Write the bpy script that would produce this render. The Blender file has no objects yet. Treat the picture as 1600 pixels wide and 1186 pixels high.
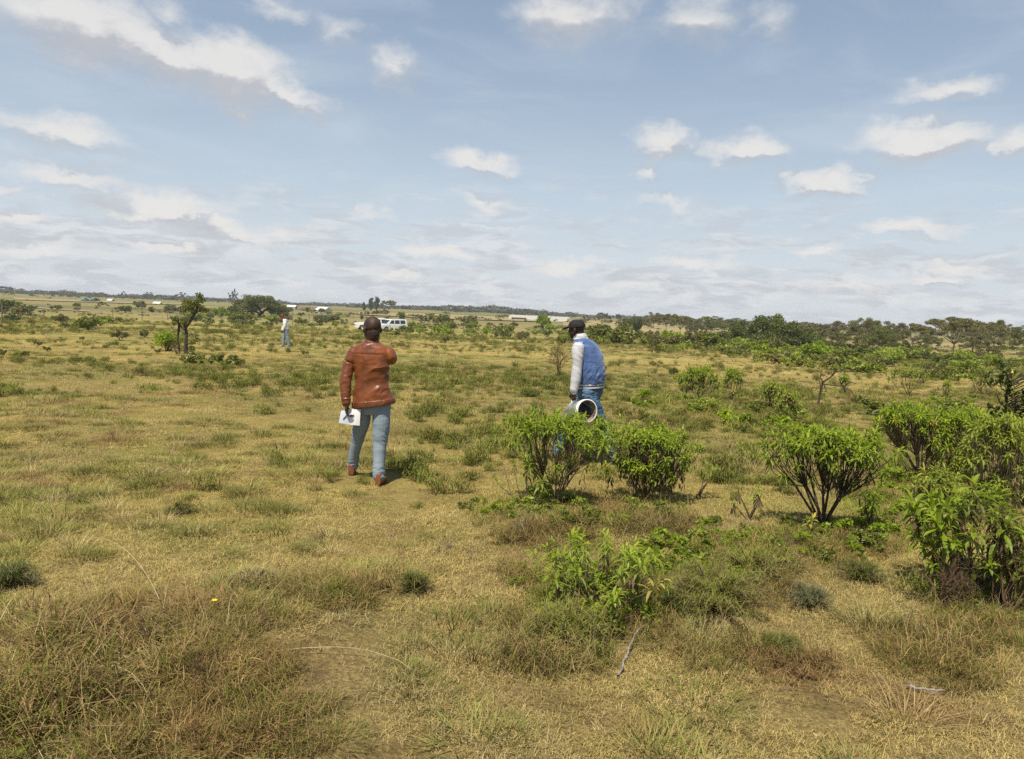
import bpy, math, random
import numpy as np
from mathutils import Vector, Matrix, Euler
S = bpy.context.scene
COL = S.collection
R = math.radians
rng = np.random.default_rng(7)
random.seed(7)
PI = math.pi

# ------------------------------------------------------------ camera, sky, sun
EYE = 1.9
F = 1200.0                       # focal length in pixels of the 1600 px wide photograph
PITCH, ROLL = math.atan(104 / F), R(2.25)
cam = bpy.data.cameras.new('camera'); cam_ob = bpy.data.objects.new('camera', cam); COL.objects.link(cam_ob)
cam.sensor_width = 36; cam.lens = 36 * F / 1600; cam.clip_start = 0.05; cam.clip_end = 20000
_f = Vector((0, math.cos(PITCH), -math.sin(PITCH))); _r = Vector((1, 0, 0)); _u = _r.cross(_f)
CR = math.cos(ROLL) * _r + math.sin(ROLL) * _u; CU = CR.cross(_f); CF = _f
M = Matrix((CR, CU, -CF)).transposed().to_4x4(); M.translation = (0, 0, EYE)
cam_ob.matrix_world = M
S.camera = cam_ob

def ray(px, py):                 # direction of a pixel of the photograph, forward component 1 along y
    d = CF * F + CR * (px - 800) - CU * (py - 593)
    return d / d.y

SUN_EL, SUN_AZ = R(62), R(206)   # azimuth measured clockwise from +y (the view direction)
sun_dir = Vector((math.cos(SUN_EL) * math.sin(SUN_AZ), math.cos(SUN_EL) * math.cos(SUN_AZ), math.sin(SUN_EL)))
sl = bpy.data.lights.new('sun', 'SUN'); sl.energy = 5.0; sl.angle = R(0.6); sl.color = (1, 0.93, 0.80)
so = bpy.data.objects.new('sun', sl); COL.objects.link(so)
so.rotation_euler = sun_dir.to_track_quat('Z', 'Y').to_euler(); so.location = (0, 0, 30)
S.view_settings.view_transform = 'Standard'; S.view_settings.look = 'None'
S.view_settings.exposure = 0.33; S.view_settings.gamma = 1.0
S.render.film_transparent = False
S.cycles.max_bounces = 6; S.cycles.diffuse_bounces = 3; S.cycles.transmission_bounces = 3
S.cycles.glossy_bounces = 2; S.cycles.transparent_max_bounces = 4; S.cycles.volume_bounces = 0
try:
    S.cycles.use_denoising = False
except Exception: pass

class NT:                        # short hand for node trees
    def __init__(s, tree):
        s.t = tree; s.n = tree.nodes; s.l = tree.links
    def new(s, typ, **kw):
        n = s.n.new(typ)
        for k, v in kw.items(): setattr(n, k, v)
        return n
    def set(s, sock, v):
        if isinstance(v, bpy.types.NodeSocket): s.l.new(v, sock)
        else: sock.default_value = v
    def m(s, op, a, b=None, c=None, clamp=False):
        n = s.new('ShaderNodeMath', operation=op); n.use_clamp = clamp
        s.set(n.inputs[0], a)
        if b is not None: s.set(n.inputs[1], b)
        if c is not None: s.set(n.inputs[2], c)
        return n.outputs[0]
    def v(s, op, a, b=None, scale=None):
        n = s.new('ShaderNodeVectorMath', operation=op)
        s.set(n.inputs[0], a)
        if b is not None: s.set(n.inputs[1], b)
        if scale is not None: s.set(n.inputs['Scale'], scale)
        return n.outputs['Value'] if op in ('LENGTH', 'DOT_PRODUCT', 'DISTANCE') else n.outputs[0]
    def noise(s, vec, scale=1, detail=3, rough=.5, dist=0, dim='3D', out='Fac'):
        n = s.new('ShaderNodeTexNoise', noise_dimensions=dim)
        if vec is not None: s.l.new(vec, n.inputs['Vector'])
        n.inputs['Scale'].default_value = scale; n.inputs['Detail'].default_value = detail
        n.inputs['Roughness'].default_value = rough; n.inputs['Distortion'].default_value = dist
        return n.outputs[out]
    def ss(s, x, lo, hi):        # smoothstep
        n = s.new('ShaderNodeMapRange', interpolation_type='SMOOTHSTEP')
        s.set(n.inputs[0], x); s.set(n.inputs[1], lo); s.set(n.inputs[2], hi)
        n.inputs[3].default_value = 0; n.inputs[4].default_value = 1
        return n.outputs[0]
    def mix(s, fac, a, b, mode='MIX'):
        n = s.new('ShaderNodeMix', data_type='RGBA', blend_type=mode, clamp_factor=True)
        s.set(n.inputs[0], fac)
        for i, c in ((6, a), (7, b)):
            if isinstance(c, tuple) and len(c) == 3: c = (*c, 1)
            s.set(n.inputs[i], c)
        return n.outputs[2]
    def ramp(s, fac, stops):
        n = s.new('ShaderNodeValToRGB'); s.set(n.inputs[0], fac)
        e = n.color_ramp.elements
        while len(e) < len(stops): e.new(.5)
        for q, (p, c) in zip(e, stops): q.position = p; q.color = (*c, 1)
        return n.outputs[0]

# ---- sky: Nishita daylight, a thin veil that thickens towards the horizon, and cumulus
world = bpy.data.worlds.new('World'); S.world = world; world.use_nodes = True
W = NT(world.node_tree); W.n.clear()
sky = W.new('ShaderNodeTexSky', sky_type='NISHITA'); sky.sun_disc = False
sky.sun_elevation = SUN_EL; sky.sun_rotation = SUN_AZ; sky.air_density = 1.0; sky.dust_density = 1.4; sky.ozone_density = 1.2
tc = W.new('ShaderNodeTexCoord'); D = tc.outputs['Generated']
sx = W.new('ShaderNodeSeparateXYZ'); W.l.new(D, sx.inputs[0])
az = W.m('ARCTAN2', sx.outputs[0], sx.outputs[1]); el = W.m('ARCSINE', sx.outputs[2])
cx = W.new('ShaderNodeCombineXYZ'); W.set(cx.inputs[0], az); W.set(cx.inputs[1], el)
AE = cx.outputs[0]
CLOUDS = [  # centre and half size in the photograph, tilt (deg, down to the right), density
 (130,40,135,58,5,1.1),(245,84,125,46,15,1.1),(350,105,125,54,10,1.15),(445,134,90,28,20,.85),(55,15,60,30,0,.5),
 (90,203,100,26,12,.8),(20,190,50,16,0,.5),(115,275,92,20,3,.75),(250,327,98,26,2,1.15),(335,360,82,19,2,1.0),(25,336,52,13,0,.75),
 (368,174,48,20,12,.6),(620,110,42,40,-20,.62),(530,52,60,26,0,.5),(430,8,50,16,0,.5),(258,18,50,22,0,.5),
 (890,26,98,48,0,.95),(1085,28,80,42,0,.62),(1200,32,50,32,0,.42),(1035,221,66,30,5,1.05),(1168,237,68,27,0,1.05),
 (1011,270,28,20,0,.65),(1030,316,58,13,0,.55),(1432,224,94,33,0,1.2),(1588,222,52,24,0,.95),(1290,287,72,24,3,1.1),
 (1478,143,66,21,-3,.9),(756,258,62,23,2,.95),(762,312,56,14,0,.75),(1425,357,66,17,2,.9),(1482,415,44,10,0,.95),
 (1462,438,40,9,0,.85),(1295,387,40,8,0,.75),(690,400,80,14,2,.85),(872,413,62,13,0,1.0),(1092,418,66,13,0,1.0),
 (258,388,50,11,0,1.0),(440,365,46,15,4,.6),(765,353,66,9,3,.5),(580,332,44,6,0,.45),(1330,448,60,8,0,.7),
 (70,390,110,18,0,.62),(620,430,90,10,0,.7),(1000,450,100,8,0,.6),(-60,283,70,12,0,.9)]
warp = W.noise(W.v('MULTIPLY', AE, (1, 1.6, 1)), 11, 5, .62, 0, '2D', 'Color')
warp = W.v('SCALE', W.v('SUBTRACT', warp, (.5, .5, .5)), scale=.075)
warp = W.v('MULTIPLY', warp, (1.3, .75, 0))
def cloud_field(vec):
    out = None
    for px, py, rx, ry, tilt, dens in CLOUDS:
        d = ray(px, py).normalized()
        a0, e0 = math.atan2(d.x, d.y), math.asin(d.z)
        k = 1.0 / F * math.cos(e0) ** 1.0
        th = R(tilt + 2.2 - 2.2)
        sx_, sy_ = rx * k * 1.12, ry * k * 1.12
        mp = W.new('ShaderNodeMapping', vector_type='TEXTURE')
        mp.inputs['Location'].default_value = (a0, e0, 0); mp.inputs['Rotation'].default_value = (0, 0, -th)
        mp.inputs['Scale'].default_value = (sx_, sy_, 1)
        W.l.new(vec, mp.inputs[0])
        L = W.v('LENGTH', mp.outputs[0])
        b = W.m('MULTIPLY_ADD', L, -dens, dens)
        out = b if out is None else W.m('MAXIMUM', out, b)
    return out
f0 = cloud_field(W.v('ADD', AE, warp))
f1 = cloud_field(W.v('ADD', W.v('ADD', W.v('ADD', AE, warp), (-.012, .022, 0)), W.v('SCALE', (1e-6, 0, 0), scale=f0)))
fine = W.noise(W.v('MULTIPLY', AE, (1, 1.7, 1)), 34, 6, .6, .3, '2D')
dens = W.ss(W.m('ADD', f0, W.m('MULTIPLY', W.m('SUBTRACT', fine, .5), .36)), -.10, .80)
# low layer seen edge on: noise on a plane overhead
inv = W.m('DIVIDE', 1.0, W.m('MAXIMUM', W.m('ADD', sx.outputs[2], .02), .015))
pl = W.v('SCALE', D, scale=inv)
low = W.noise(W.v('MULTIPLY', AE, (1, 3.6, 1)), 9.5, 6, .56, .35, '2D')
low = W.m('ADD', W.m('MULTIPLY', low, .75), W.m('MULTIPLY', W.noise(W.v('MULTIPLY', AE, (1, 6.5, 1)), 22, 4, .55, .2, '2D'), .25))
lowd = W.m('MULTIPLY', W.ss(W.m('ADD', low, W.m('MULTIPLY', W.ss(sx.outputs[2], .24, .03), .13)), .52, .68), W.m('MULTIPLY', W.ss(sx.outputs[2], .21, .05), .75))
wisp = W.noise(W.v('MULTIPLY', AE, (1.2, 5.5, 0)), 2.6, 6, .6, .8)
wispd = W.m('MULTIPLY', W.ss(wisp, .42, .78), .30)
lit = W.ss(W.m('SUBTRACT', f0, f1), -.10, .34)
lit2 = W.m('MULTIPLY_ADD', W.m('SUBTRACT', fine, .5), .8, lit, clamp=True)
skyc = W.v('SCALE', sky.outputs[0], scale=.085)
veil = W.ramp(W.m('MULTIPLY', W.m('MAXIMUM', sx.outputs[2], 0), 2.0), [(0, (.57, .595, .615)), (.12, (.54, .59, .635)), (.30, (.455, .535, .61)), (.55, (.325, .41, .515)), (.85, (.22, .30, .415)), (1, (.175, .25, .37))])
vf = W.ramp(W.m('MULTIPLY', W.m('MAXIMUM', sx.outputs[2], 0), 2.0), [(0, (.9,) * 3), (.4, (.8,) * 3), (1, (.7,) * 3)])
c = W.mix(vf, skyc, veil)
c = W.mix(wispd, c, (.55, .60, .65))
lowc = W.mix(W.ss(W.noise(W.v('ADD', W.v('MULTIPLY', AE, (1, 4.2, 1)), (.3, .25, 0)), 17, 5, .6, .3, '2D'), .40, .64), (.445, .465, .50), (.61, .62, .63))
c = W.mix(lowd, c, lowc)
cl = W.mix(lit2, (.42, .425, .45), (.66, .645, .625))
c = W.mix(W.m('MULTIPLY', dens, .88), c, cl)
below = W.ss(sx.outputs[2], 0, -.03)
c = W.mix(below, c, (.16, .14, .08))
bg = W.new('ShaderNodeBackground'); W.l.new(c, bg.inputs[0]); bg.inputs[1].default_value = 1.0
ow = W.new('ShaderNodeOutputWorld'); W.l.new(bg.outputs[0], ow.inputs[0])
world.cycles.sampling_method = 'MANUAL'; world.cycles.sample_map_resolution = 512

# ------------------------------------------------------------ terrain
_tab = np.random.default_rng(99).random((256, 256))
def vnoise(x, y):
    x = np.asarray(x, float); y = np.asarray(y, float)
    xi = np.floor(x).astype(int); yi = np.floor(y).astype(int)
    fx = x - xi; fy = y - yi
    fx = fx * fx * (3 - 2 * fx); fy = fy * fy * (3 - 2 * fy)
    g = lambda a, b: _tab[a & 255, b & 255]
    return ((g(xi, yi) * (1 - fx) + g(xi + 1, yi) * fx) * (1 - fy) + (g(xi, yi + 1) * (1 - fx) + g(xi + 1, yi + 1) * fx) * fy) * 2 - 1
def fbm(x, y, o=3):
    s = 0; a = 1
    for i in range(o):
        s = s + a * vnoise(x + 17.3 * i, y - 9.1 * i); x = x * 2.03; y = y * 2.03; a *= .5
    return s
def gh(x, y):                    # ground height
    x = np.asarray(x, float); y = np.asarray(y, float)
    r = np.hypot(x, y)
    base = -0.95 * (1 - np.exp(-r / 120.0)) - .85 * np.exp(-((r - 128) / 48.0) ** 2)
    near = np.clip(1 - r / 90, 0, 1)
    b = .07 * fbm(x * .16 + 3, y * .16 + 7, 2) * np.clip(r / 12, .15, 1)
    b = b + .035 * fbm(x * .9 + 1, y * .9 + 5, 3) * near
    mid = .22 * fbm(x * .02 + 8, y * .02 + 3, 2) * np.clip((r - 20) / 60, 0, 1)
    mound = .16 * np.exp(-(((x - .9) / 1.4) ** 2 + ((y - 6.4) / 1.0) ** 2)) + .10 * np.exp(-(((x + 1.6) / 1.2) ** 2 + ((y - 3.9) / .9) ** 2))
    rise = np.clip((r - 150) / 650, 0, 1); rise = rise * rise * (3 - 2 * rise)
    side = np.clip((-x / (r + 1e-6) + .25) / .30, 0, 1)
    return base + b + mid + mound + 2.7 * rise * side
def gz(x, y): return float(gh(x, y))
Z0 = gz(0, 0); cam_ob.location.z = EYE
_T = np.geomspace(1.5, 3000, 500)
def gat(px, py, dmax=3000):      # where the pixel's line of sight meets the ground
    d = ray(px, py); T = _T; i = 0
    for _ in range(3):
        below = EYE + d.z * T <= gh(d.x * T, T)
        i = int(np.argmax(below)) if below.any() else len(T) - 1
        T = np.linspace(T[max(i - 1, 0)], T[i], 24)
    h = float(T[-1]); return Vector((d.x * h, h, gz(d.x * h, h)))
def col_at(px, dist, py=None):   # point of the ground at a given depth in a pixel column
    py = py if py is not None else 489 + .039 * (px - 800) + 30
    d = ray(px, py); x = d.x * dist
    return Vector((x, dist, gz(x, dist)))
def zat(px, py, dist):           # height of a pixel's line of sight at a given depth
    return EYE + ray(px, py).z * dist

# ------------------------------------------------------------ meshes
def mat(name): 
    m = bpy.data.materials.new(name); m.use_nodes = True
    t = NT(m.node_tree); t.n.clear()
    t.out = t.new('ShaderNodeOutputMaterial')
    return m, t
def pbsdf(t, col, rough=.8, spec=.3, **kw):
    b = t.new('ShaderNodeBsdfPrincipled')
    if isinstance(col, tuple): col = (*col, 1)
    t.set(b.inputs['Base Color'], col); t.set(b.inputs['Roughness'], rough); b.inputs['Specular IOR Level'].default_value = spec
    for k, v in kw.items(): t.set(b.inputs[k], v)
    return b
def finish(t, sh): t.l.new(sh if isinstance(sh, bpy.types.NodeSocket) else sh.outputs[0], t.out.inputs[0])
def bump(t, h, strength=.3, dist=.02):
    b = t.new('ShaderNodeBump'); b.inputs['Strength'].default_value = strength; b.inputs['Distance'].default_value = dist
    t.l.new(h, b.inputs['Height']); return b.outputs[0]

class Geo:
    def __init__(s): s.v = []; s.f = []; s.m = []; s.a = []; s.n = 0; s.sm = []
    def add(s, v, f, mi=0, a=0.0, smooth=False):
        v = np.asarray(v, float).reshape(-1, 3); f = np.asarray(f, int)
        s.v.append(v); s.f.append(f + s.n); s.m.append(np.full(len(f), mi)); s.sm.append(np.full(len(f), smooth))
        s.a.append(np.broadcast_to(np.asarray(a, float), (len(v),)).copy()); s.n += len(v)
    def mesh(s, name, mats):
        me = bpy.data.meshes.new(name)
        V = np.concatenate(s.v); me.vertices.add(len(V)); me.vertices.foreach_set('co', V.ravel())
        nl = sum(f.size for f in s.f); nf = sum(len(f) for f in s.f)
        me.loops.add(nl); me.polygons.add(nf)
        me.loops.foreach_set('vertex_index', np.concatenate([f.ravel() for f in s.f]).astype(np.int32))
        cnt = np.concatenate([np.full(len(f), f.shape[1]) for f in s.f])
        st = np.concatenate(([0], np.cumsum(cnt)[:-1])).astype(np.int32)
        me.polygons.foreach_set('loop_start', st)
        me.polygons.foreach_set('material_index', np.concatenate(s.m).astype(np.int32))
        me.polygons.foreach_set('use_smooth', np.concatenate(s.sm).astype(bool))
        at = me.attributes.new('rnd', 'FLOAT', 'POINT'); at.data.foreach_set('value', np.concatenate(s.a).astype(np.float32))
        me.update(calc_edges=True); me.validate()
        for m in (mats if isinstance(mats, (list, tuple)) else [mats]): me.materials.append(m)
        return me
def link(name, me, parent=None):
    o = bpy.data.objects.new(name, me); COL.objects.link(o)
    if parent is not None: o.parent = parent
    return o
def tag(o, label=None, cat=None, group=None, kind=None):
    for k, v in (('label', label), ('category', cat), ('group', group), ('kind', kind)):
        if v: o[k] = v
    return o
def thing(name, loc, label, cat, group=None, rz=0):
    o = bpy.data.objects.new(name, None); COL.objects.link(o); o.empty_display_size = .2
    o.location = loc; o.rotation_euler = (0, 0, rz)
    return tag(o, label, cat, group)
def copy_tree(o, parent=None):
    c = o.copy(); COL.objects.link(c); c.parent = parent
    for ch in list(o.children): copy_tree(ch, c)
    return c

def tube(g, pts, rad, n=6, mi=0, a=0.0, cap=True):
    pts = np.asarray(pts, float); k = len(pts); rad = np.broadcast_to(np.asarray(rad, float), (k,))
    t = np.gradient(pts, axis=0); t /= np.linalg.norm(t, axis=1)[:, None] + 1e-9
    ref = np.array([0.31, .17, .93]); ref = ref if abs(t[0] @ ref) < .9 else np.array([.9, .3, .1])
    u = np.cross(t, ref); u /= np.linalg.norm(u, axis=1)[:, None] + 1e-9; w = np.cross(t, u)
    th = np.arange(n) * 2 * PI / n
    V = pts[:, None] + rad[:, None, None] * (np.cos(th)[None, :, None] * u[:, None] + np.sin(th)[None, :, None] * w[:, None])
    i = np.arange(k - 1)[:, None] * n; j = np.arange(n)[None]; j2 = (j + 1) % n
    f = np.stack([i + j, i + j2, i + n + j2, i + n + j], -1).reshape(-1, 4)
    g.add(V.reshape(-1, 3), f, mi, a, True)
    if cap:
        g.add(np.vstack([V[-1], pts[-1] + t[-1] * rad[-1] * .5]), np.stack([np.arange(n), (np.arange(n) + 1) % n, np.full(n, n)], -1), mi, a, True)

def blades(g, base, az, lean, length, width, segs=2, curl=.6, mi=0, a=0.0, fold=0):
    """many grass blades at once: base (N,3), az, lean from vertical, curl adds bend"""
    N = len(base); az = np.asarray(az); k = segs
    ts = np.linspace(0, 1, k + 1)
    V = []
    side = np.stack([-np.sin(az), np.cos(az), np.zeros(N)], -1); fw = np.stack([np.cos(az), np.sin(az), np.zeros(N)], -1)
    pos = base.copy(); ang = lean.copy()
    for i, t in enumerate(ts):
        wd = width * (1 - t) ** .7 * (1 if i else .8)
        if i == k: V.append(pos[:, None])
        else: V.append(np.stack([pos - side * wd[:, None] / 2, pos + side * wd[:, None] / 2], 1))
        d = fw * np.sin(ang)[:, None] + np.array([0, 0, 1.]) * np.cos(ang)[:, None]
        pos = pos + d * (length / k)[:, None]; ang = ang + curl * rng.uniform(.3, 1.3, N) / k * 2
    P = np.concatenate(V, 1); nv = 2 * k + 1
    off = np.arange(N)[:, None] * nv
    rn = np.repeat(np.broadcast_to(np.asarray(a, float), (N,)), nv)
    start = g.n
    q = []
    for i in range(k - 1): q.append(off + np.array([2 * i, 2 * i + 1, 2 * i + 3, 2 * i + 2])[None])
    if q:
        g.add(P.reshape(-1, 3), np.concatenate(q), mi, rn)
        g.add(np.zeros((0, 3)), off + np.array([2 * k - 2, 2 * k - 1, 2 * k])[None] - (g.n - start), mi, 0)
    else: g.add(P.reshape(-1, 3), off + np.array([0, 1, 2])[None], mi, rn)

def scatter(name, protos, P, rot, scl, pid, extra=None):
    """one object: prototypes instanced on points"""
    me = bpy.data.meshes.new(name); me.vertices.add(len(P)); me.vertices.foreach_set('co', np.asarray(P, float).ravel())
    for nm, arr, ty, key in (('rot', rot, 'FLOAT_VECTOR', 'vector'), ('scl', scl, 'FLOAT_VECTOR', 'vector'), ('pid', pid, 'INT', 'value')):
        at = me.attributes.new(nm, ty, 'POINT'); at.data.foreach_set(key, np.asarray(arr).ravel().astype(np.int32 if ty == 'INT' else np.float32))
    c = bpy.data.collections.new(name + '_source')
    for i, p in enumerate(protos):
        o = bpy.data.objects.new('%s_piece_%02d' % (name, i), p); c.objects.link(o)
    o = link(name, me)
    gt = bpy.data.node_groups.new(name + '_scatter', 'GeometryNodeTree'); gt.is_modifier = True
    gt.interface.new_socket('Geometry', in_out='INPUT', socket_type='NodeSocketGeometry')
    gt.interface.new_socket('Geometry', in_out='OUTPUT', socket_type='NodeSocketGeometry')
    T = NT(gt); gi = T.new('NodeGroupInput'); go = T.new('NodeGroupOutput')
    ci = T.new('GeometryNodeCollectionInfo'); ci.inputs['Collection'].default_value = c
    ci.inputs['Separate Children'].default_value = True; ci.inputs['Reset Children'].default_value = True
    def attr(nm, ty):
        n = T.new('GeometryNodeInputNamedAttribute', data_type=ty); n.inputs[0].default_value = nm
        return n.outputs[0]
    ip = T.new('GeometryNodeInstanceOnPoints')
    T.l.new(gi.outputs[0], ip.inputs['Points']); T.l.new(ci.outputs[0], ip.inputs['Instance'])
    ip.inputs['Pick Instance'].default_value = True
    T.l.new(attr('pid', 'INT'), ip.inputs['Instance Index'])
    T.l.new(attr('rot', 'FLOAT_VECTOR'), ip.inputs['Rotation']); T.l.new(attr('scl', 'FLOAT_VECTOR'), ip.inputs['Scale'])
    T.l.new(ip.outputs[0], go.inputs[0])
    md = o.modifiers.new('scatter', 'NODES'); md.node_group = gt
    return o

# ------------------------------------------------------------ ground
def land_colour(t, pos, g_bias=0.0):
    """straw, olive and bare patches laid out over the land by world position"""
    big = t.noise(pos, .055, 3, .55, .3); med = t.noise(pos, .42, 4, .6, .4); sm = t.noise(pos, 3.2, 4, .65, .3)
    dry = t.mix(t.ss(sm, .3, .7), (.52, .405, .14), (.36, .27, .085))
    dry = t.mix(t.ss(t.noise(pos, 1.1, 3, .5), .52, .7), dry, (.35, .305, .08))
    green = t.mix(t.ss(sm, .35, .65), (.15, .16, .035), (.24, .235, .06))
    g = t.m('ADD', t.m('MULTIPLY', big, .55), t.m('MULTIPLY', med, .45))
    gf = t.ss(t.m('ADD', g, g_bias), .44, .58)
    c = t.mix(t.m('MULTIPLY', gf, .8), dry, green)
    # land colour turns browner and darker round the camera's standpoint
    q = t.v('LENGTH', t.v('SUBTRACT', t.v('MULTIPLY', pos, (1, 1, 0)), (.5, 1.5, 0)))
    near_brown = t.m('MULTIPLY', t.ss(t.m('ADD', q, t.m('MULTIPLY', t.m('SUBTRACT', med, .5), 5)), 7.0, 3.0), .55)
    return t.mix(near_brown, c, t.mix(t.ss(sm, .35, .65), (.38, .27, .125), (.22, .15, .07))), sm, med, big
mg, t = mat('dry_pasture_soil')
geo = t.new('ShaderNodeNewGeometry'); pos = geo.outputs['Position']
c, sm, med, big = land_colour(t, pos)
soil = t.mix(t.ss(t.noise(pos, 9, 4, .6), .35, .65), (.20, .115, .06), (.27, .175, .10))
fine = t.noise(pos, 45, 5, .75)
bare = t.ss(t.noise(pos, .8, 5, .6, .5), .55, .66)
c = t.mix(t.m('MULTIPLY', bare, .4), c, soil)
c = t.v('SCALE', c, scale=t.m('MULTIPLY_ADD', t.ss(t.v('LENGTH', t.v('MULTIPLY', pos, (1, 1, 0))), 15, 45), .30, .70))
c = t.mix(.8, c, t.ramp(fine, [(.34, (.22, .20, .18)), (.5, (.7,) * 3), (.70, (1.5, 1.45, 1.3))]), 'MULTIPLY')
# far country: wide bands of stubble, scrub and pale soil
sp = t.new('ShaderNodeSeparateXYZ'); t.l.new(pos, sp.inputs[0])
rr = t.v('LENGTH', t.v('MULTIPLY', pos, (1, 1, 0)))
far = t.ss(rr, 110, 190)
band = t.noise(t.v('MULTIPLY', pos, (.25, 1, 0)), .011, 4, .55, .6)
fc = t.ramp(band, [(.30, (.10, .105, .04)), (.42, (.20, .175, .06)), (.50, (.24, .195, .08)), (.57, (.13, .125, .05)), (.68, (.24, .20, .08))])
fc = t.mix(.5, fc, t.ramp(t.noise(pos, .6, 4, .7), [(.3, (.5,) * 3), (.7, (1.35,) * 3)]), 'MULTIPLY')
c = t.mix(far, c, fc)
b = pbsdf(t, c, .95, .1)
h = t.m('ADD', t.noise(pos, 20, 6, .7), t.m('MULTIPLY', t.noise(pos, 4, 4, .6), 1.5))
t.l.new(bump(t, h, .8, .05), b.inputs['Normal']); finish(t, b)

fa = np.concatenate([np.arange(-180, -48, 2.5), np.arange(-48, 48, .25), np.arange(48, 180, 2.5)]) * PI / 180
rr_ = np.concatenate([[0.02], np.geomspace(.4, 2600, 500)])
A, RR = np.meshgrid(fa, rr_); X = RR * np.sin(A); Y = RR * np.cos(A)
Vt = np.stack([X, Y, gh(X, Y)], -1).reshape(-1, 3)
na, nr = len(fa), len(rr_)
i = np.arange(nr - 1)[:, None] * na; j = np.arange(na)[None]; j2 = (j + 1) % na
g = Geo(); g.add(Vt, np.stack([i + j, i + na + j, i + na + j2, i + j2], -1).reshape(-1, 4), 0, 0, True)
cen = np.array([[0, 0, gz(0, 0)]]); n0 = g.n
g.add(cen, np.stack([np.arange(na), (np.arange(na) + 1) % na, np.full(na, n0)], -1) - n0)
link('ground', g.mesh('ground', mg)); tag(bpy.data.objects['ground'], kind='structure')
# ------------------------------------------------------------ grass
def grass_mat(name, dry=(.54, .425, .165), dark=(.17, .11, .045), green=(.16, .19, .04), gbias=0.0, mix_land=.40, trans=.25):
    m, t = mat(name)
    geo = t.new('ShaderNodeNewGeometry'); pos = geo.outputs['Position']
    at = t.new('ShaderNodeAttribute', attribute_name='rnd'); r = at.outputs['Fac']
    oi = t.new('ShaderNodeObjectInfo'); orr = oi.outputs['Random']
    land, sm, med, big = land_colour(t, pos, gbias)
    own = t.ramp(r, [(0, dark), (.35, dry), (.52, tuple(x * 1.25 for x in dry)), (.68, dry), (.80, green), (1, tuple(x * 1.25 for x in green))])
    c = t.mix(mix_land, own, land)
    red = t.ss(t.noise(pos, .8, 5, .6, .5), .53, .66)
    c = t.mix(t.m('MULTIPLY', red, .5), c, (.27, .15, .075))
    br = t.m('MULTIPLY_ADD', orr, .5, .78)
    c = t.v('SCALE', c, scale=br)
    d = t.new('ShaderNodeBsdfDiffuse'); t.l.new(c, d.inputs[0])
    tr = t.new('ShaderNodeBsdfTranslucent'); t.l.new(c, tr.inputs[0])
    mx = t.new('ShaderNodeMixShader'); mx.inputs[0].default_value = trans
    t.l.new(d.outputs[0], mx.inputs[1]); t.l.new(tr.outputs[0], mx.inputs[2]); finish(t, mx)
    return m
M_turf = grass_mat('turf_grass')
M_tuft = grass_mat('tuft_grass', dry=(.24, .235, .07), dark=(.12, .10, .04), green=(.115, .15, .028), gbias=.03, mix_land=.12)
M_straw = grass_mat('straw_grass', dry=(.42, .34, .17), dark=(.23, .17, .09), green=(.20, .19, .07), mix_land=.2)
M_lush = grass_mat('lush_grass', dry=(.27, .27, .06), dark=(.15, .14, .04), green=(.14, .19, .025), gbias=.1, mix_land=.1, trans=.35)

def turf_patch(size, n, l0, l1, w, mt, lo=.35, hi=1.6):
    g = Geo(); nc = n // 9
    c = rng.uniform(-size / 2, size / 2, (nc, 2)); k = rng.integers(0, nc, n)
    p = c[k] + rng.normal(0, size * .03, (n, 2))
    base = np.column_stack([p, np.full(n, -.006)])
    az = rng.uniform(0, 2 * PI, n); lean = rng.uniform(lo, hi, n) ; L = rng.uniform(l0, l1, n) * rng.uniform(.5, 1, n)
    tone = rng.random(nc)[k] * .35 + rng.random(n) * .65
    blades(g, base, az, lean, L, rng.uniform(.6, 1.3, n) * w, 2, .9, 0, tone)
    return g.mesh('turf', mt)
def tuft(rad, n, l0, l1, w, mt, lean=.9, segs=3, curl=.5):
    g = Geo(); ph = rng.uniform(0, 2 * PI, n); rr = rad * np.sqrt(rng.random(n))
    base = np.column_stack([rr * np.cos(ph), rr * np.sin(ph), np.full(n, -.01)])
    az = ph + rng.normal(0, .5, n); le = lean * (rr / rad) * rng.uniform(.5, 1.1, n) + .08
    L = rng.uniform(l0, l1, n) * (1 - .3 * rr / rad)
    blades(g, base, az, le, L, rng.uniform(.6, 1.3, n) * w, segs, curl, 0, rng.random(n))
    return g.mesh('tuft', mt)

def frustum_pts(n, d0, d1, power=1.0, margin=1.5):
    """random points in the wedge in front of the camera, uniform per area (power 1)"""
    u = rng.random(n); d = np.sqrt(d0 ** 2 + u ** power * (d1 ** 2 - d0 ** 2))
    x = rng.uniform(-1, 1, n) * (.70 * d + margin)
    return x, d
def spread(x, y, z_off=0.0, s0=.8, s1=1.25, tilt=.06, flat=1.0):
    n = len(x); P = np.column_stack([x, y, gh(x, y) + z_off])
    e = .15; dx = (gh(x + e, y) - gh(x - e, y)) / (2 * e); dy = (gh(x, y + e) - gh(x, y - e)) / (2 * e)
    rot = np.column_stack([np.arctan(dy), -np.arctan(dx), rng.uniform(0, 2 * PI, n)])
    rot[:, :2] = 0
    s = rng.uniform(s0, s1, n); return P, rot, np.column_stack([s, s, s * flat])

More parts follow.
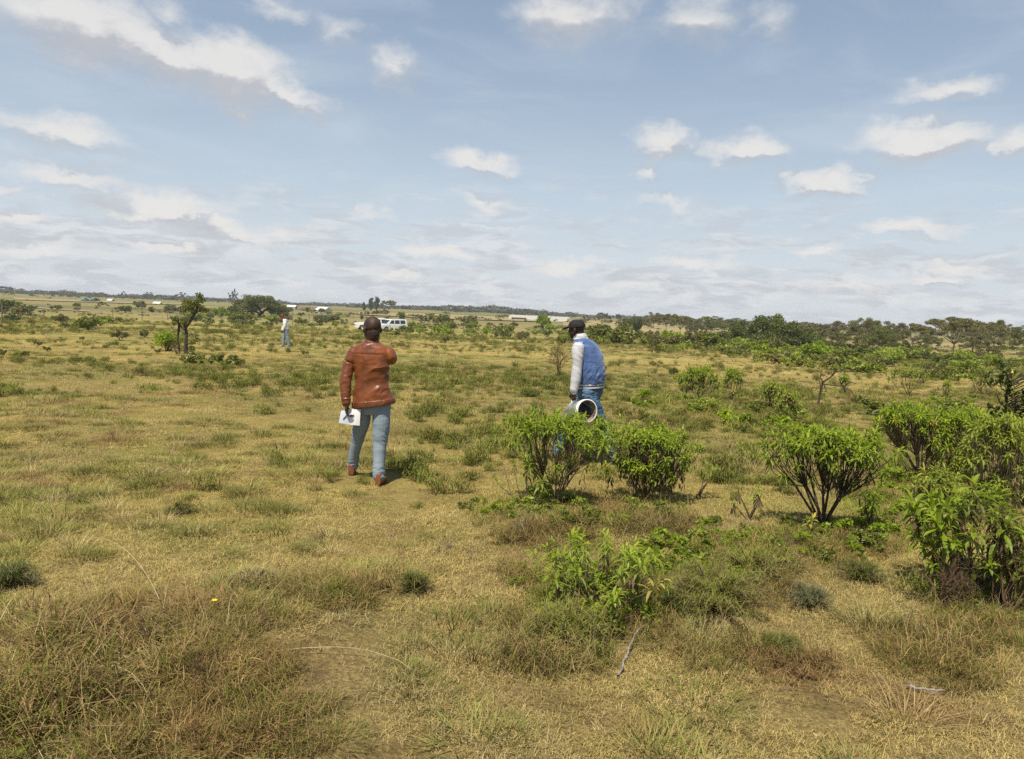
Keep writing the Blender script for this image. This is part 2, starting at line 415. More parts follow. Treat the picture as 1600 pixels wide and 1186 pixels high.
# short turf: three rings of growing coarseness
protos = [turf_patch(.5, 640, .025, .065, .0036, M_turf) for _ in range(7)] + [turf_patch(.5, 420, .03, .09, .004, M_straw, .2, 1.5) for _ in range(3)]
P_, R_, S_, I_ = [], [], [], []
def ring(d0, d1, sp, s0, s1, flat=1.0, p_straw=.22, keep=1.0):
    n = int(.70 * (d1 ** 2 - d0 ** 2) / sp ** 2 * 1.05 + 2 * 1.5 * (d1 - d0) / sp ** 2)
    x, y = frustum_pts(n, d0, d1)
    k = (fbm(x * .8 + 40, y * .8, 3) > -.75) & (rng.random(n) < keep)
    x, y = x[k], y[k]; P, r, s = spread(x, y, 0, s0, s1, flat=flat)
    st = rng.random(len(x)) < p_straw + .25 * vnoise(x * .5 + 9, y * .5)
    I = np.where(st, rng.integers(7, 10, len(x)), rng.integers(0, 7, len(x)))
    P_.append(P); R_.append(r); S_.append(s); I_.append(I)
ring(.3, 9, .175, .75, 1.25); ring(9, 18, .27, .95, 1.4); ring(18, 34, .5, 1.4, 2.1, .8); ring(34, 70, 1.0, 2.4, 3.6, .55)
o = scatter('short_grass', protos, np.concatenate(P_), np.concatenate(R_), np.concatenate(S_), np.concatenate(I_))
tag(o, 'short dry yellow-green grass covering the pasture', 'grass', kind='stuff')

# taller tufts: olive cushions dotted over the pasture
tp = [tuft(.13, 170, .09, .20, .005, M_tuft) for _ in range(5)] + [tuft(.10, 110, .10, .26, .004, M_straw) for _ in range(3)] + [tuft(.22, 240, .08, .18, .006, M_tuft, 1.2) for _ in range(3)]
X_, Y_ = [], []
for n, d0, d1 in ((900, 2.2, 9), (5200, 9, 30), (9000, 30, 95)):
    x, y = frustum_pts(n, d0, d1); X_.append(x); Y_.append(y)
x = np.concatenate(X_); y = np.concatenate(Y_)
k = fbm(x * .22 + 5, y * .22 + 2, 3) + rng.normal(0, .35, len(x)) > np.where(y < 9, .28, .0)
x, y = x[k], y[k]
P, r, s = spread(x, y, 0, .55, 1.5, flat=.8)
s *= np.clip(1 + (y - 25) / 60, 1, 1.8)[:, None]
o = scatter('grass_tufts', tp, P, r, s, rng.integers(0, len(tp), len(x)))
tag(o, 'olive-green grass tufts dotted over the dry pasture', 'grass', kind='stuff')

# olive cushions: small leafy shrublets seen as dark dots across the middle distance
def cushion(n, r, h):
    g = Geo(); C = [(random.uniform(-.6, .6) * r, random.uniform(-.6, .6) * r, random.uniform(.2, .7) * h) for _ in range(7)]
    k = rng.integers(0, 7, n); d = rng.normal(0, 1, (n, 3)); d /= np.linalg.norm(d, axis=1)[:, None]
    P = np.array(C)[k] + d * (rng.random(n) ** .5 * .5 * r)[:, None] * [1, 1, h / r]
    P[:, 2] = np.abs(P[:, 2])
    blades(g, P, rng.uniform(0, 6.28, n), rng.uniform(.1, 1.4, n), rng.uniform(.03, .08, n), rng.uniform(.006, .012, n), 1, .3, 0, rng.random(n))
    return g.mesh('cushion', M_cush)
M_cush = grass_mat('cushion_leaves', dry=(.20, .205, .05), dark=(.085, .08, .025), green=(.10, .145, .022), mix_land=.08, trans=.25)
cp_ = [cushion(420, .17, .13) for _ in range(4)] + [cushion(300, .12, .16) for _ in range(3)]
X_, Y_ = [], []
for n, d0, d1 in ((200, 3.5, 9), (2700, 9, 26), (7500, 26, 100)):
    x, y = frustum_pts(n, d0, d1); X_.append(x); Y_.append(y)
x = np.concatenate(X_); y = np.concatenate(Y_)
k = fbm(x * .13 + 15, y * .20 + 2, 4) + rng.normal(0, .2, len(x)) > .05
x, y = x[k], y[k]; P, r, s = spread(x, y, 0, .99, 1.0, flat=.85); s *= (.4 + 1.5 * rng.random(len(x)) ** 2.2)[:, None]; s *= np.clip(1 + (y - 25) / 80, 1, 1.7)[:, None]
o = scatter('low_herbs', cp_, P, r, s, rng.integers(0, 7, len(x)))
tag(o, 'low olive herbs dotted over the dry pasture', 'ground cover', kind='stuff')

# rough tangled grass: lower left, round the central mound, lower right
def tangle(n, rad, mt, l0=.12, l1=.34, w=.0032):
    g = Geo(); ph = rng.uniform(0, 2 * PI, n); rr = rad * np.sqrt(rng.random(n))
    base = np.column_stack([rr * np.cos(ph), rr * np.sin(ph), rng.uniform(-.01, .05, n)])
    blades(g, base, rng.uniform(0, 6.28, n), rng.uniform(.1, 1.5, n), rng.uniform(l0, l1, n), rng.uniform(.6, 1.3, n) * w, 3, .8, 0, rng.random(n))
    return g.mesh('tangle', mt)
M_rough = grass_mat('rough_grass', dry=(.30, .21, .085), dark=(.05, .032, .016), green=(.125, .15, .024), mix_land=.03)
tg = [tangle(300, .20, M_rough, .07, .20, .0042) for _ in range(3)] + [tangle(340, .15, M_rough, .05, .14, .005) for _ in range(4)] + [tangle(70, .2, M_straw, .1, .30, .0026) for _ in range(2)]
Q = []; QS = []
for n, cx_, cy_, rx_, ry_ in ((300, 190, 1070, 250, 130), (50, 360, 970, 110, 40), (70, 960, 930, 190, 80), (90, 1110, 900, 130, 60), (100, 1500, 990, 130, 90), (90, 870, 1010, 80, 50), (70, 850, 830, 90, 30), (60, 1010, 815, 80, 22), (40, 1290, 850, 120, 40), (22, 1180, 1030, 90, 40), (60, 520, 930, 60, 25), (40, 470, 1130, 60, 40)):
    for i in range(n):
        a_, q_ = random.uniform(0, 6.28), random.random() ** .6
        if fbm((cx_ + rx_ * q_ * math.cos(a_)) * .02, (cy_ + ry_ * q_ * math.sin(a_)) * .03, 2) < -.15: continue
        p = gat(cx_ + rx_ * q_ * math.cos(a_), min(cy_ + ry_ * q_ * math.sin(a_), 1260)); Q.append((p.x, p.y, p.z)); QS.append(1.45 if p.x < -1.75 and p.y < 4.4 else 1.0)
Q = np.array(Q); s_ = rng.uniform(.5, 1.15, len(Q)) * np.array(QS)
o = scatter('rough_grass', tg, Q, np.column_stack([rng.normal(0, .2, (len(Q), 2)), rng.uniform(0, 6, len(Q))]), np.column_stack([s_, s_, s_ * .8]), rng.integers(0, len(tg), len(Q)))
tag(o, 'rough tangled brown and green grass in the foreground', 'grass', kind='stuff')
# ------------------------------------------------------------ foliage and bark
def leaf_mat(name, ca, cb, cc, trans=.4, gloss=.45, spread_=.25):
    m, t = mat(name)
    at = t.new('ShaderNodeAttribute', attribute_name='rnd')
    oi = t.new('ShaderNodeObjectInfo')
    geo = t.new('ShaderNodeNewGeometry')
    c = t.ramp(at.outputs['Fac'], [(0, ca), (.5, cb), (1, cc)])
    c = t.v('SCALE', c, scale=t.m('MULTIPLY_ADD', oi.outputs['Random'], spread_, 1 - spread_ / 2))
    c = t.mix(.35, c, t.ramp(t.noise(geo.outputs['Position'], 2.2, 3, .6), [(.3, (.6,) * 3), (.7, (1.35,) * 3)]), 'MULTIPLY')
    b = pbsdf(t, c, gloss, .35)
    tr = t.new('ShaderNodeBsdfTranslucent'); t.l.new(t.mix(.6, c, (1.25, 1.3, .45), 'MULTIPLY'), tr.inputs[0])
    mx = t.new('ShaderNodeMixShader'); mx.inputs[0].default_value = trans
    t.l.new(b.outputs[0], mx.inputs[1]); t.l.new(tr.outputs[0], mx.inputs[2]); finish(t, mx); return m
def bark_mat(name, ca, cb, sc=18):
    m, t = mat(name); geo = t.new('ShaderNodeTexCoord')
    n = t.noise(t.v('MULTIPLY', geo.outputs['Object'], (1, 1, .3)), sc, 5, .65)
    b = pbsdf(t, t.ramp(n, [(.3, ca), (.7, cb)]), .9, .15); t.l.new(bump(t, n, .6, .01), b.inputs['Normal']); finish(t, b); return m
L_bright = leaf_mat('bright_leaves', (.13, .18, .014), (.235, .315, .022), (.38, .44, .04), .45)
L_pale = leaf_mat('pale_leaves', (.17, .21, .026), (.255, .305, .04), (.37, .40, .07), .42)
L_dark = leaf_mat('dark_leaves', (.05, .07, .012), (.095, .12, .018), (.165, .185, .03), .3)
L_mid = leaf_mat('scrub_leaves', (.09, .10, .018), (.155, .175, .028), (.25, .255, .045), .35)
L_olive = leaf_mat('acacia_leaves', (.095, .09, .03), (.16, .15, .05), (.24, .215, .08), .28)
L_acacia = leaf_mat('green_acacia_leaves', (.07, .08, .015), (.13, .145, .024), (.21, .215, .04), .28)
L_grey = leaf_mat('far_leaves', (.06, .07, .04), (.095, .10, .055), (.13, .13, .075), .15)
L_dead = leaf_mat('dead_leaves', (.06, .04, .022), (.12, .08, .045), (.20, .145, .08), .15, .8)
L_yel = leaf_mat('yellow_leaves', (.25, .22, .04), (.36, .32, .05), (.45, .38, .08), .35)
B_twig = bark_mat('twig_bark', (.10, .075, .045), (.20, .15, .09))
B_dark = bark_mat('dark_bark', (.035, .028, .02), (.09, .07, .05))
B_grey = bark_mat('grey_bark', (.10, .085, .065), (.22, .19, .15))
B_bleach = bark_mat('bleached_wood', (.07, .055, .045), (.36, .32, .27), 30)

def unit(v): return v / (np.linalg.norm(v, axis=-1, keepdims=True) + 1e-9)
def leaves(g, base, d, L, Wd, droop, mi=0, a=0.0, fold=.35, prof=(.25, 1.0, .8)):
    """lance-shaped leaves with a folded midrib, bending down along their length"""
    N = len(base); d = unit(d); up = np.array([0, 0, 1.0])
    side = unit(np.cross(d, up) + 1e-4); pos = base.copy(); rows = []
    k = len(prof)
    for i in range(k + 1):
        nrm = np.cross(side, d)
        if i < k:
            w = (Wd * prof[i] / 2)[:, None]
            rows += [pos - side * w + nrm * w * fold, pos, pos + side * w + nrm * w * fold]
        else: rows.append(pos)
        pos = pos + d * (L / k)[:, None]
        d = unit(d - up[None] * (droop / k)[:, None])
    P = np.stack(rows, 1); nv = P.shape[1]; off = np.arange(N)[:, None] * nv
    rn = np.repeat(np.broadcast_to(np.asarray(a, float), (N,)), nv); st = g.n
    q = []
    for i in range(k - 1):
        o = 3 * i
        q += [off + np.array([[o, o + 1, o + 4, o + 3]]), off + np.array([[o + 1, o + 2, o + 5, o + 4]])]
    g.add(P.reshape(-1, 3), np.concatenate(q), mi, rn)
    o = 3 * (k - 1)
    g.add(np.zeros((0, 3)), np.concatenate([off + np.array([[o, o + 1, o + 3]]), off + np.array([[o + 1, o + 2, o + 3]])]) - (g.n - st), mi, 0)
def whorl(g, c, axis, n, L, Wd, droop=1.0, mi=0, a=None):
    axis = unit(np.asarray(axis, float)); ref = np.array([.3, .9, .1]); u = unit(np.cross(axis, ref)); v = np.cross(axis, u)
    ph = np.arange(n) * 2.4 + rng.uniform(0, 6); t = np.linspace(0, 1, n); el = 1.15 - 1.75 * t + rng.normal(0, .12, n)
    d = np.cos(el)[:, None] * (np.cos(ph)[:, None] * u + np.sin(ph)[:, None] * v) + np.sin(el)[:, None] * axis
    base = np.asarray(c)[None] - axis[None] * (t * L * .75)[:, None]
    LL = L * rng.uniform(.7, 1.2, n) * (.65 + .35 * t)
    aa = np.clip(.75 - .55 * t + rng.normal(0, .15, n) if a is None else a, 0, 1)
    leaves(g, base, d, LL, Wd * rng.uniform(.8, 1.2, n), droop * rng.uniform(.6, 1.4, n), mi, aa)

def whorl_shrub(name, loc, H, Rr, tips, stems, label, cat='shrub', group=None, lm=None, L=.122, Wd=.021, low=.62, dead=.1, sq=1.0, rz=0, nl=17, stem_r=.0065, inner=.12, yellow=.02, bark=None, skew=0.0):
    """stems rising from one base, each tip carrying a whorl of hanging leaves"""
    t = thing(name, loc, label, cat, group, rz)
    gs, gl = Geo(), Geo()
    gold = PI * (3 - 5 ** .5)
    T = []
    for i in range(tips):
        r = math.sqrt((i + .5) / tips); ph = i * gold + random.uniform(-.3, .3)
        z = low + .04 + (.96 - low) * math.sqrt(max(0, 1 - r ** 3.4)) + random.uniform(-.06, .05)
        z += .06 * math.sin(ph * 3 + 1) * r; r_ = r; ex = 1 + .14 * math.sin(ph * 2 + loc.x * 7) + .10 * math.sin(ph * 5 + loc.y)
        T.append((r * ex * Rr * math.cos(ph) * random.uniform(.85, 1.1) + skew * z, r * ex * Rr * math.sin(ph) * sq, z * H, r))
    for i in range(int(tips * inner)):
        r = math.sqrt(random.random()) * .95; ph = random.uniform(0, 6.28)
        T.append((r * Rr * math.cos(ph), r * Rr * math.sin(ph) * sq, H * (low + random.uniform(-.16, .08)), r))
    T = np.array(T)
    seeds = T[rng.choice(len(T), stems, replace=False)]
    own = np.argmin(((T[:, None, :2] - seeds[None, :, :2]) ** 2).sum(-1), 1)
    for s in range(stems):
        mem = T[own == s]
        if not len(mem): continue
        c = mem[:, :3].mean(0); j0 = np.array([random.uniform(-.03, .03), random.uniform(-.03, .03), -.03])
        knee = np.array([c[0] * .5, c[1] * .5, c[2] * random.uniform(.36, .55)])
        m1 = (j0 + knee) / 2 + rng.normal(0, .015, 3) * H; m1[:2] *= .8
        tube(gs, [j0, m1, knee], [stem_r * 1.5, stem_r * 1.2, stem_r], 6, 0, 0)
        for m in mem:
            p = m[:3]; mid = (knee * .45 + p * .55) + np.array([0, 0, -.05 * H]) + rng.normal(0, .02 * H, 3)
            tube(gs, [knee, mid, p], [stem_r * .65, stem_r * .42, stem_r * .3], 5, 0, 0)
    for x, y, z, r in T:
        ax = unit(np.array([x * 1.3 / Rr, y * 1.3 / Rr, 1.0]) + rng.normal(0, .15, 3))
        sc = random.uniform(.5, 1.2)
        n = max(6, int(nl * random.uniform(.7, 1.2)))
        mi = 1 if random.random() < yellow else 0
        lfm = random.random() < .18
        if lfm: z += random.uniform(.02, .09); tube(gs, [(x, y, z - .10), (x, y, z)], [.003, .002], 4)
        whorl(gl, (x, y, z), ax, n, L * sc, Wd * sc, 1.25, mi)
        if random.random() < dead:
            k = random.randint(5, 12); bz = z - np.abs(rng.normal(.10, .05, k)) * H / .9 - .05
            leaves(gl, np.column_stack([x * .85 + rng.normal(0, .012, k), y * .85 + rng.normal(0, .012, k), bz]), np.column_stack([rng.normal(0, .4, k), rng.normal(0, .4, k), -np.ones(k)]), np.full(k, L * .7), np.full(k, Wd * .7), np.full(k, .4), 2, rng.random(k))
    link('stem', gs.mesh('stem', bark or B_twig), t)
    link('foliage', gl.mesh('foliage', [lm or L_bright, L_yel, L_dead]), t)
    return t

def crown_leaves(g, centers, radii, n, size, mi=0, flat=1.0, droop=0, base_a=.5, lit=.5):
    """small leaf sprays spread through clumps; tone varies at random by clump and by leaf"""
    centers = np.asarray(centers, float); radii = np.asarray(radii, float)
    w = radii ** 2; k = rng.choice(len(centers), n, p=w / w.sum())
    d = unit(rng.normal(0, 1, (n, 3))); rr = rng.random(n) ** .45
    off = d * (rr * radii[k])[:, None]; off[:, 2] *= flat
    P = centers[k] + off
    dd = unit(d * [1, 1, .5] + rng.normal(0, .7, (n, 3))); s = size * rng.uniform(.5, 1.4, n)
    side = unit(np.cross(dd, rng.normal(0, 1, (n, 3)))); 
    V = np.stack([P - dd * s[:, None] * .5, P + side * s[:, None] * .32, P + dd * s[:, None] * .6, P - side * s[:, None] * .32], 1)
    tone = rng.random(len(centers))[k] * .5 + rng.random(n) * .5
    g.add(V.reshape(-1, 3), np.arange(n * 4).reshape(n, 4), mi, np.repeat(tone, 4))

def bush_meshes(kind, n=1500, size=.09, seed=0, lm=None, bark=None, W=1.0, H=1.0, clumps=22, stems=9):
    """a shrub about W wide and H high; returns (stem mesh, foliage mesh)"""
    gs, gl = Geo(), Geo(); C, Rd = [], []
    for i in range(clumps):
        r = math.sqrt(random.random()) * .42 * W; ph = random.uniform(0, 6.28)
        zz = H * (.28 + .58 * random.random() * (1 - (r / (.5 * W)) ** 2 * .6))
        C.append((r * math.cos(ph), r * math.sin(ph), zz)); Rd.append(random.uniform(.10, .21) * min(W, H * 1.4))
    crown_leaves(gl, C, Rd, n, size, 0, .8)
    for i in range(stems):
        c = np.array(C[random.randrange(len(C))]); b = np.array([random.uniform(-.06, .06) * W, random.uniform(-.06, .06) * W, -.05])
        mid = b * .5 + c * .5 + rng.normal(0, .05, 3) * W
        tube(gs, [b, mid, c], [.022 * H, .015 * H, .006 * H], 5)
    return gs.mesh('stem', bark or B_dark), gl.mesh('foliage', lm or L_mid)
def bush(name, loc, ms, label, cat='shrub', group=None, s=(1, 1, 1), rz=0, parts=True):
    if parts:
        t = thing(name, loc, label, cat, group, rz); link('stem', ms[0], t); link('foliage', ms[1], t)
    else:
        t = tag(link(name, ms[1]), label, cat, group); t.location = loc; t.rotation_euler = (0, 0, rz)
    t.scale = s; return t

def acacia_meshes(H, Wd, n, size, lm, bark, trunk_r=.12, fork=.3, flat=.22, limbs=9, lean=0.0, dome=.25, clumps=60, lowest=.55):
    """flat-topped thorn tree: forked limbs fanning out below an umbrella of leaf sprays"""
    gs, gl = Geo(), Geo(); C, Rd = [], []
    fk = np.array([lean * fork, 0, H * fork])
    tube(gs, [(0, 0, -.1), (lean * fork * .4, .03, H * fork * .5), fk], [trunk_r * 1.25, trunk_r, trunk_r * .9], 8)
    for i in range(limbs):
        ph = i * 2.4 + random.uniform(-.4, .4); r = Wd * .5 * math.sqrt((i + .6) / limbs) * .8
        top = np.array([lean + r * math.cos(ph), r * math.sin(ph), H * (1 - dome * (r / (Wd * .5)) ** 2 - .10)])
        mid = fk * .5 + top * .5 + np.array([0, 0, -.06 * H]) + rng.normal(0, .04 * H, 3)
        tube(gs, [fk, mid, top], [trunk_r * .6, trunk_r * .38, trunk_r * .15], 6)
        for j in range(4):
            e = top + np.array([random.uniform(-.17, .17) * Wd, random.uniform(-.17, .17) * Wd, random.uniform(-.06, .05) * H])
            tube(gs, [mid * .35 + top * .65, (top + e) / 2 + rng.normal(0, .02 * H, 3), e], [trunk_r * .22, trunk_r * .14, trunk_r * .06], 4, cap=False)
    for i in range(clumps):
        r = math.sqrt(random.random()); ph = random.uniform(0, 6.28)
        edge = .5 * Wd * (1 + .16 * math.sin(ph * 3 + 1.3) + .1 * math.sin(ph * 5))
        z = H * (1 - dome * r ** 2 - random.random() * (flat + .1 * (1 - r)) - .02)
        C.append((lean + r * edge * math.cos(ph), r * edge * math.sin(ph), z)); Rd.append(random.uniform(.05, .10) * Wd)
    crown_leaves(gl, C, Rd, n, size, 0, .38)
    return gs.mesh('trunk', bark), gl.mesh('crown', lm)
def tree(name, loc, ms, label, cat='tree', group=None, s=(1, 1, 1), rz=0):
    t = thing(name, loc, label, cat, group, rz); link('trunk', ms[0], t); link('crown', ms[1], t); t.scale = s; return t

# ---- near leafy shrubs
def B(px, py): return gat(px, py)
whorl_shrub('leafy_shrub', B(868, 792), .87, .60, 110, 8, 'tall bright green leafy shrub on bare stems directly below the man carrying the bucket', dead=.25, low=.66, sq=.9)
whorl_shrub('leafy_shrub', B(1008, 787), .76, .52, 104, 15, 'rounded bright green shrub with dead brown leaves hanging under its crown', dead=.9, low=.62, L=.10, sq=.9, inner=.7)
whorl_shrub('leafy_shrub', B(1285, 826), .90, .56, 112, 9, 'wide flat-topped green shrub with a thick dark base right of centre', dead=.3, low=.64, stem_r=.010, bark=B_dark, sq=.8)
whorl_shrub('leafy_sapling', B(822, 800), .50, .30, 6, 4, 'sparse leafy sprigs on thin pale stems left of the tall green shrub', cat='sapling', lm=L_pale, dead=0, inner=0, low=.4, skew=-.12)
whorl_shrub('leafy_sapling', B(1088, 778), .36, .14, 4, 3, 'small pale leaning sprig right of the rounded shrub with dead leaves', cat='sapling', lm=L_pale, dead=0, inner=0, low=.7, skew=.14, nl=10)
whorl_shrub('leafy_sapling', B(1356, 832), .30, .10, 4, 2, 'small single-stemmed green plant right beside the thick-based shrub', cat='sapling', dead=.8, inner=0, low=.8, L=.13, stem_r=.012)
whorl_shrub('leafy_sapling', B(1266, 838), .17, .04, 2, 1, 'tiny pale rosette of leaves at the foot of the thick-based shrub', cat='sapling', lm=L_pale, dead=0, inner=0, low=.9, L=.10)
whorl_shrub('leafy_sapling', B(1172, 815), .34, .22, 5, 5, 'nearly bare brown twigs with few leaves left of the thick-based shrub', cat='sapling', lm=L_pale, dead=.5, inner=0, low=.4, bark=B_dark, nl=7)
whorl_shrub('leafy_sapling', B(1152, 745), .42, .14, 6, 4, 'pale yellowish sapling standing in the straw between the leafy shrubs', cat='sapling', lm=L_pale, dead=.3, inner=0, low=.4, nl=8, yellow=.4, L=.09)
whorl_shrub('leafy_shrub', B(932, 962), .46, .50, 38, 12, 'open light green shrub with narrow leaves in the grassy mound at centre', lm=L_bright, dead=.25, low=.55, inner=.3, L=.11, Wd=.017, sq=.8, nl=14, stem_r=.005)
whorl_shrub('leafy_shrub', B(1438, 750), .92, .48, 110, 10, 'green shrub on fanned brown stems left of the dense thicket at right', dead=.25, low=.62, sq=.8, stem_r=.011, skew=-.25)
whorl_shrub('leafy_shrub', B(1492, 752), .88, .44, 84, 10, 'broad green shrub right of the one on fanned stems, in the thicket at right', dead=.3, low=.42, inner=.6, sq=.8, lm=L_bright, L=.12)
whorl_shrub('leafy_shrub', B(1548, 800), 1.02, .40, 80, 9, 'tall ragged green shrub in the middle of the thicket at right', dead=.5, low=.36, inner=.7, sq=.8, lm=L_pale, L=.12)
whorl_shrub('leafy_shrub', B(1462, 805), .46, .30, 34, 8, 'low loose leafy shrub at the front foot of the thicket at right', dead=.4, low=.35, inner=.5, sq=.8, lm=L_pale)
whorl_shrub('leafy_shrub', B(1606, 790), .98, .46, 96, 11, 'green shrub cut by the right picture edge below the dark-leaved plant', dead=.35, low=.42, inner=.6, sq=.8, yellow=.04, L=.12)
whorl_shrub('leafy_shrub', B(1530, 700), .62, .62, 90, 12, 'leafy shrub with small yellow leaves behind the thicket at right', dead=.2, low=.5, yellow=.06, L=.085)
whorl_shrub('leafy_shrub', B(1512, 935), .72, .48, 34, 10, 'nearest large-leaved green shrub over brown twigs at lower right', dead=.5, low=.50, inner=.6, L=.155, Wd=.034, sq=.8, yellow=.03, skew=-.06, bark=B_dark)
# mid-distance leafy shrubs on the right half
for (px, py, top, w, tips, lab, lm) in (
    (1088, 627, 577, 66, 46, 'bright green shrub in the straw right of the man with the bucket', L_bright),
    (1142, 628, 580, 36, 20, 'smaller green shrub touching the right side of the bright green one', L_bright),
    (1206, 640, 600, 46, 28, 'yellow-green shrub left of the dead cactus branches', L_pale),
    (1228, 662, 618, 44, 20, 'low pale leafy shrub in front of the yellow-green shrub', L_pale),
    (1418, 618, 578, 60, 26, 'dull narrow-leaved shrub in the straw at far right', L_pale),
    (1478, 628, 597, 18, 8, 'small single-stemmed shrub right of the dull narrow-leaved one', L_bright),
    (1440, 668, 628, 26, 8, 'little thin shrub rising behind the green shrub with fanned stems', L_pale),
    (1535, 622, 590, 34, 14, 'low olive shrub in the straw beside the dark-leaved plant', L_mid),
    (1455, 590, 566, 50, 20, 'dark green shrub in the straw below the lush belt at right', L_mid)):
    b = B(px, py); d = b.y
    whorl_shrub('leafy_shrub', b, zat(px, top, d) - b.z + .02, w * .5 * d / F, int(tips * 1.5), 7, lab, lm=lm, dead=.3, low=.45, L=.15, Wd=.034, nl=14)

# dark-leaved plant with yellow fruits at the right edge
b = B(1560, 770); d = b.y; Hh = zat(1560, 575, d) - b.z
t_ = thing('dark_leaved_plant', b, 'tall dark broad-leaved plant with small yellow fruits at the right edge', 'shrub')
gs, gl, gf = Geo(), Geo(), Geo()
main = [(0, 0, -.05), (.01, 0, Hh * .5), (-.02, 0, Hh * .78), (0, 0, Hh)]
tube(gs, main, [.022, .018, .014, .007], 7)
for i in range(64):
    z = Hh * random.uniform(.42, 1.0); side = 1 if random.random() < .80 else -1
    e = np.array([side * random.uniform(.05, .50 if side > 0 else .16), random.uniform(-.25, .25), z + random.uniform(-.02, .12)])
    s0 = np.array([0, 0, z - .12]); tube(gs, [s0, (s0 + e) / 2 + [0, 0, .02], e], [.008, .006, .004], 5)
    k = 11; leaves(gl, np.tile(e, (k, 1)) + rng.normal(0, .03, (k, 3)), unit(rng.normal(0, 1, (k, 3)) + [0, 0, .3]), rng.uniform(.07, .13, k), rng.uniform(.035, .06, k), rng.uniform(.2, .9, k), 0, rng.random(k), .25, (.5, 1, .75))
link('stem', gs.mesh('stem', B_dark), t_); link('foliage', gl.mesh('foliage', L_dark), t_)
mf, tt = mat('yellow_fruit'); finish(tt, pbsdf(tt, (.62, .47, .03), .35, .5))
for q in ((-.005, -.05, Hh * .97), (-.17, -.05, Hh * .74), (.06, -.12, Hh * .62), (.20, -.1, Hh * .87)):
    gf = Geo(); tube(gf, [(q[0], q[1], q[2] - .018), (q[0], q[1], q[2] - .01), (q[0], q[1], q[2] + .008), (q[0], q[1], q[2] + .018)], [.006, .017, .017, .006], 10)
    tube(gf, [(q[0], q[1], q[2] + .016), (q[0] * .6, q[1] * .6, q[2] + .05)], [.003, .003], 5)
    link('fruit', gf.mesh('fruit', mf), t_)

# ---- feathery plants, dry weeds and hero tussocks
def feathery(name, loc, Rr, H, n, label, lm, cat='shrub', frond=26, wd=.0035, bark=None):
    t = thing(name, loc, label, cat); gs, gl = Geo(), Geo()
    for i in range(n):
        ph = random.uniform(0, 6.28); r = Rr * random.uniform(.2, 1); e = np.array([r * math.cos(ph), r * math.sin(ph), H * (1 - .5 * (r / Rr) ** 2) * random.uniform(.6, 1.05)])
        m = e * [.45, .45, .62]; pts = np.array([(0, 0, -.03), m, e, e + [.25 * e[0], .25 * e[1], -.12 * H]]); tube(gs, pts, [.005, .004, .0025, .0012], 4)
        ts = rng.uniform(.3, 1.0, frond); P = np.stack([np.interp(ts, [0, .4, .85, 1], pts[:, q]) for q in range(3)], -1)
        blades(gl, P, rng.uniform(0, 6.28, frond), rng.uniform(.5, 1.9, frond), rng.uniform(.03, .085, frond), np.full(frond, wd), 2, .3, 0, rng.random(frond))
    link('stem', gs.mesh('stem', bark or B_twig), t); link('foliage', gl.mesh('foliage', lm), t); return t
feathery('feathery_shrub', B(1110, 950), .42, .30, 190, 'soft feathery green undershrub right of the open light green shrub', M_lush, frond=38)
feathery('feathery_shrub', B(1170, 900), .30, .22, 90, 'yellow-green feathery undershrub behind the soft feathery one', M_lush, frond=34)
feathery('feathery_shrub', B(885, 1005), .24, .26, 110, 'feathery green tussock with a dark hollow at its foot in the foreground', M_lush, frond=30)
feathery('feathery_shrub', B(1262, 945), .19, .14, 70, 'small grey-green feathery tuft below the thick-based shrub', leaf_mat('grey_green_leaves', (.10, .115, .045), (.15, .165, .07), (.22, .225, .10), .3), frond=20)
feathery('feathery_shrub', B(1056, 962), .10, .15, 50, 'tiny bluish feathery sprig left of the soft feathery undershrub', L_dark, frond=26)
feathery('feathery_shrub', B(1345, 905), .20, .13, 80, 'low green leafy mat in the yellow grass below the small single-stemmed plant', L_mid, frond=26)
for px, py, r, h, n, lab, m_ in (
    (12, 915, .20, .15, 80, 'dark green tuft at the left picture edge', L_dark),
    (520, 940, .15, .13, 90, 'fresh green tuft in the foreground turf below the man in the leather jacket', M_lush),
    (645, 925, .12, .15, 60, 'small dark green tuft right of the fresh green one in the foreground', L_mid),
    (280, 803, .13, .12, 60, 'brownish tuft in the open turf left of the man in the leather jacket', M_tuft),
    (1215, 1020, .15, .10, 70, 'small leafy tuft with a dark gap in the lower right turf', L_mid),
    (395, 915, .17, .11, 70, 'grey-brown dry tuft above the yellow flower', M_straw),
    (1160, 600, .2, .15, 60, 'round olive tuft in the straw beyond the bright green shrub', M_tuft)):
    feathery('grass_tussock', B(px, py), r, h, n, lab, m_, cat='tussock', frond=22)
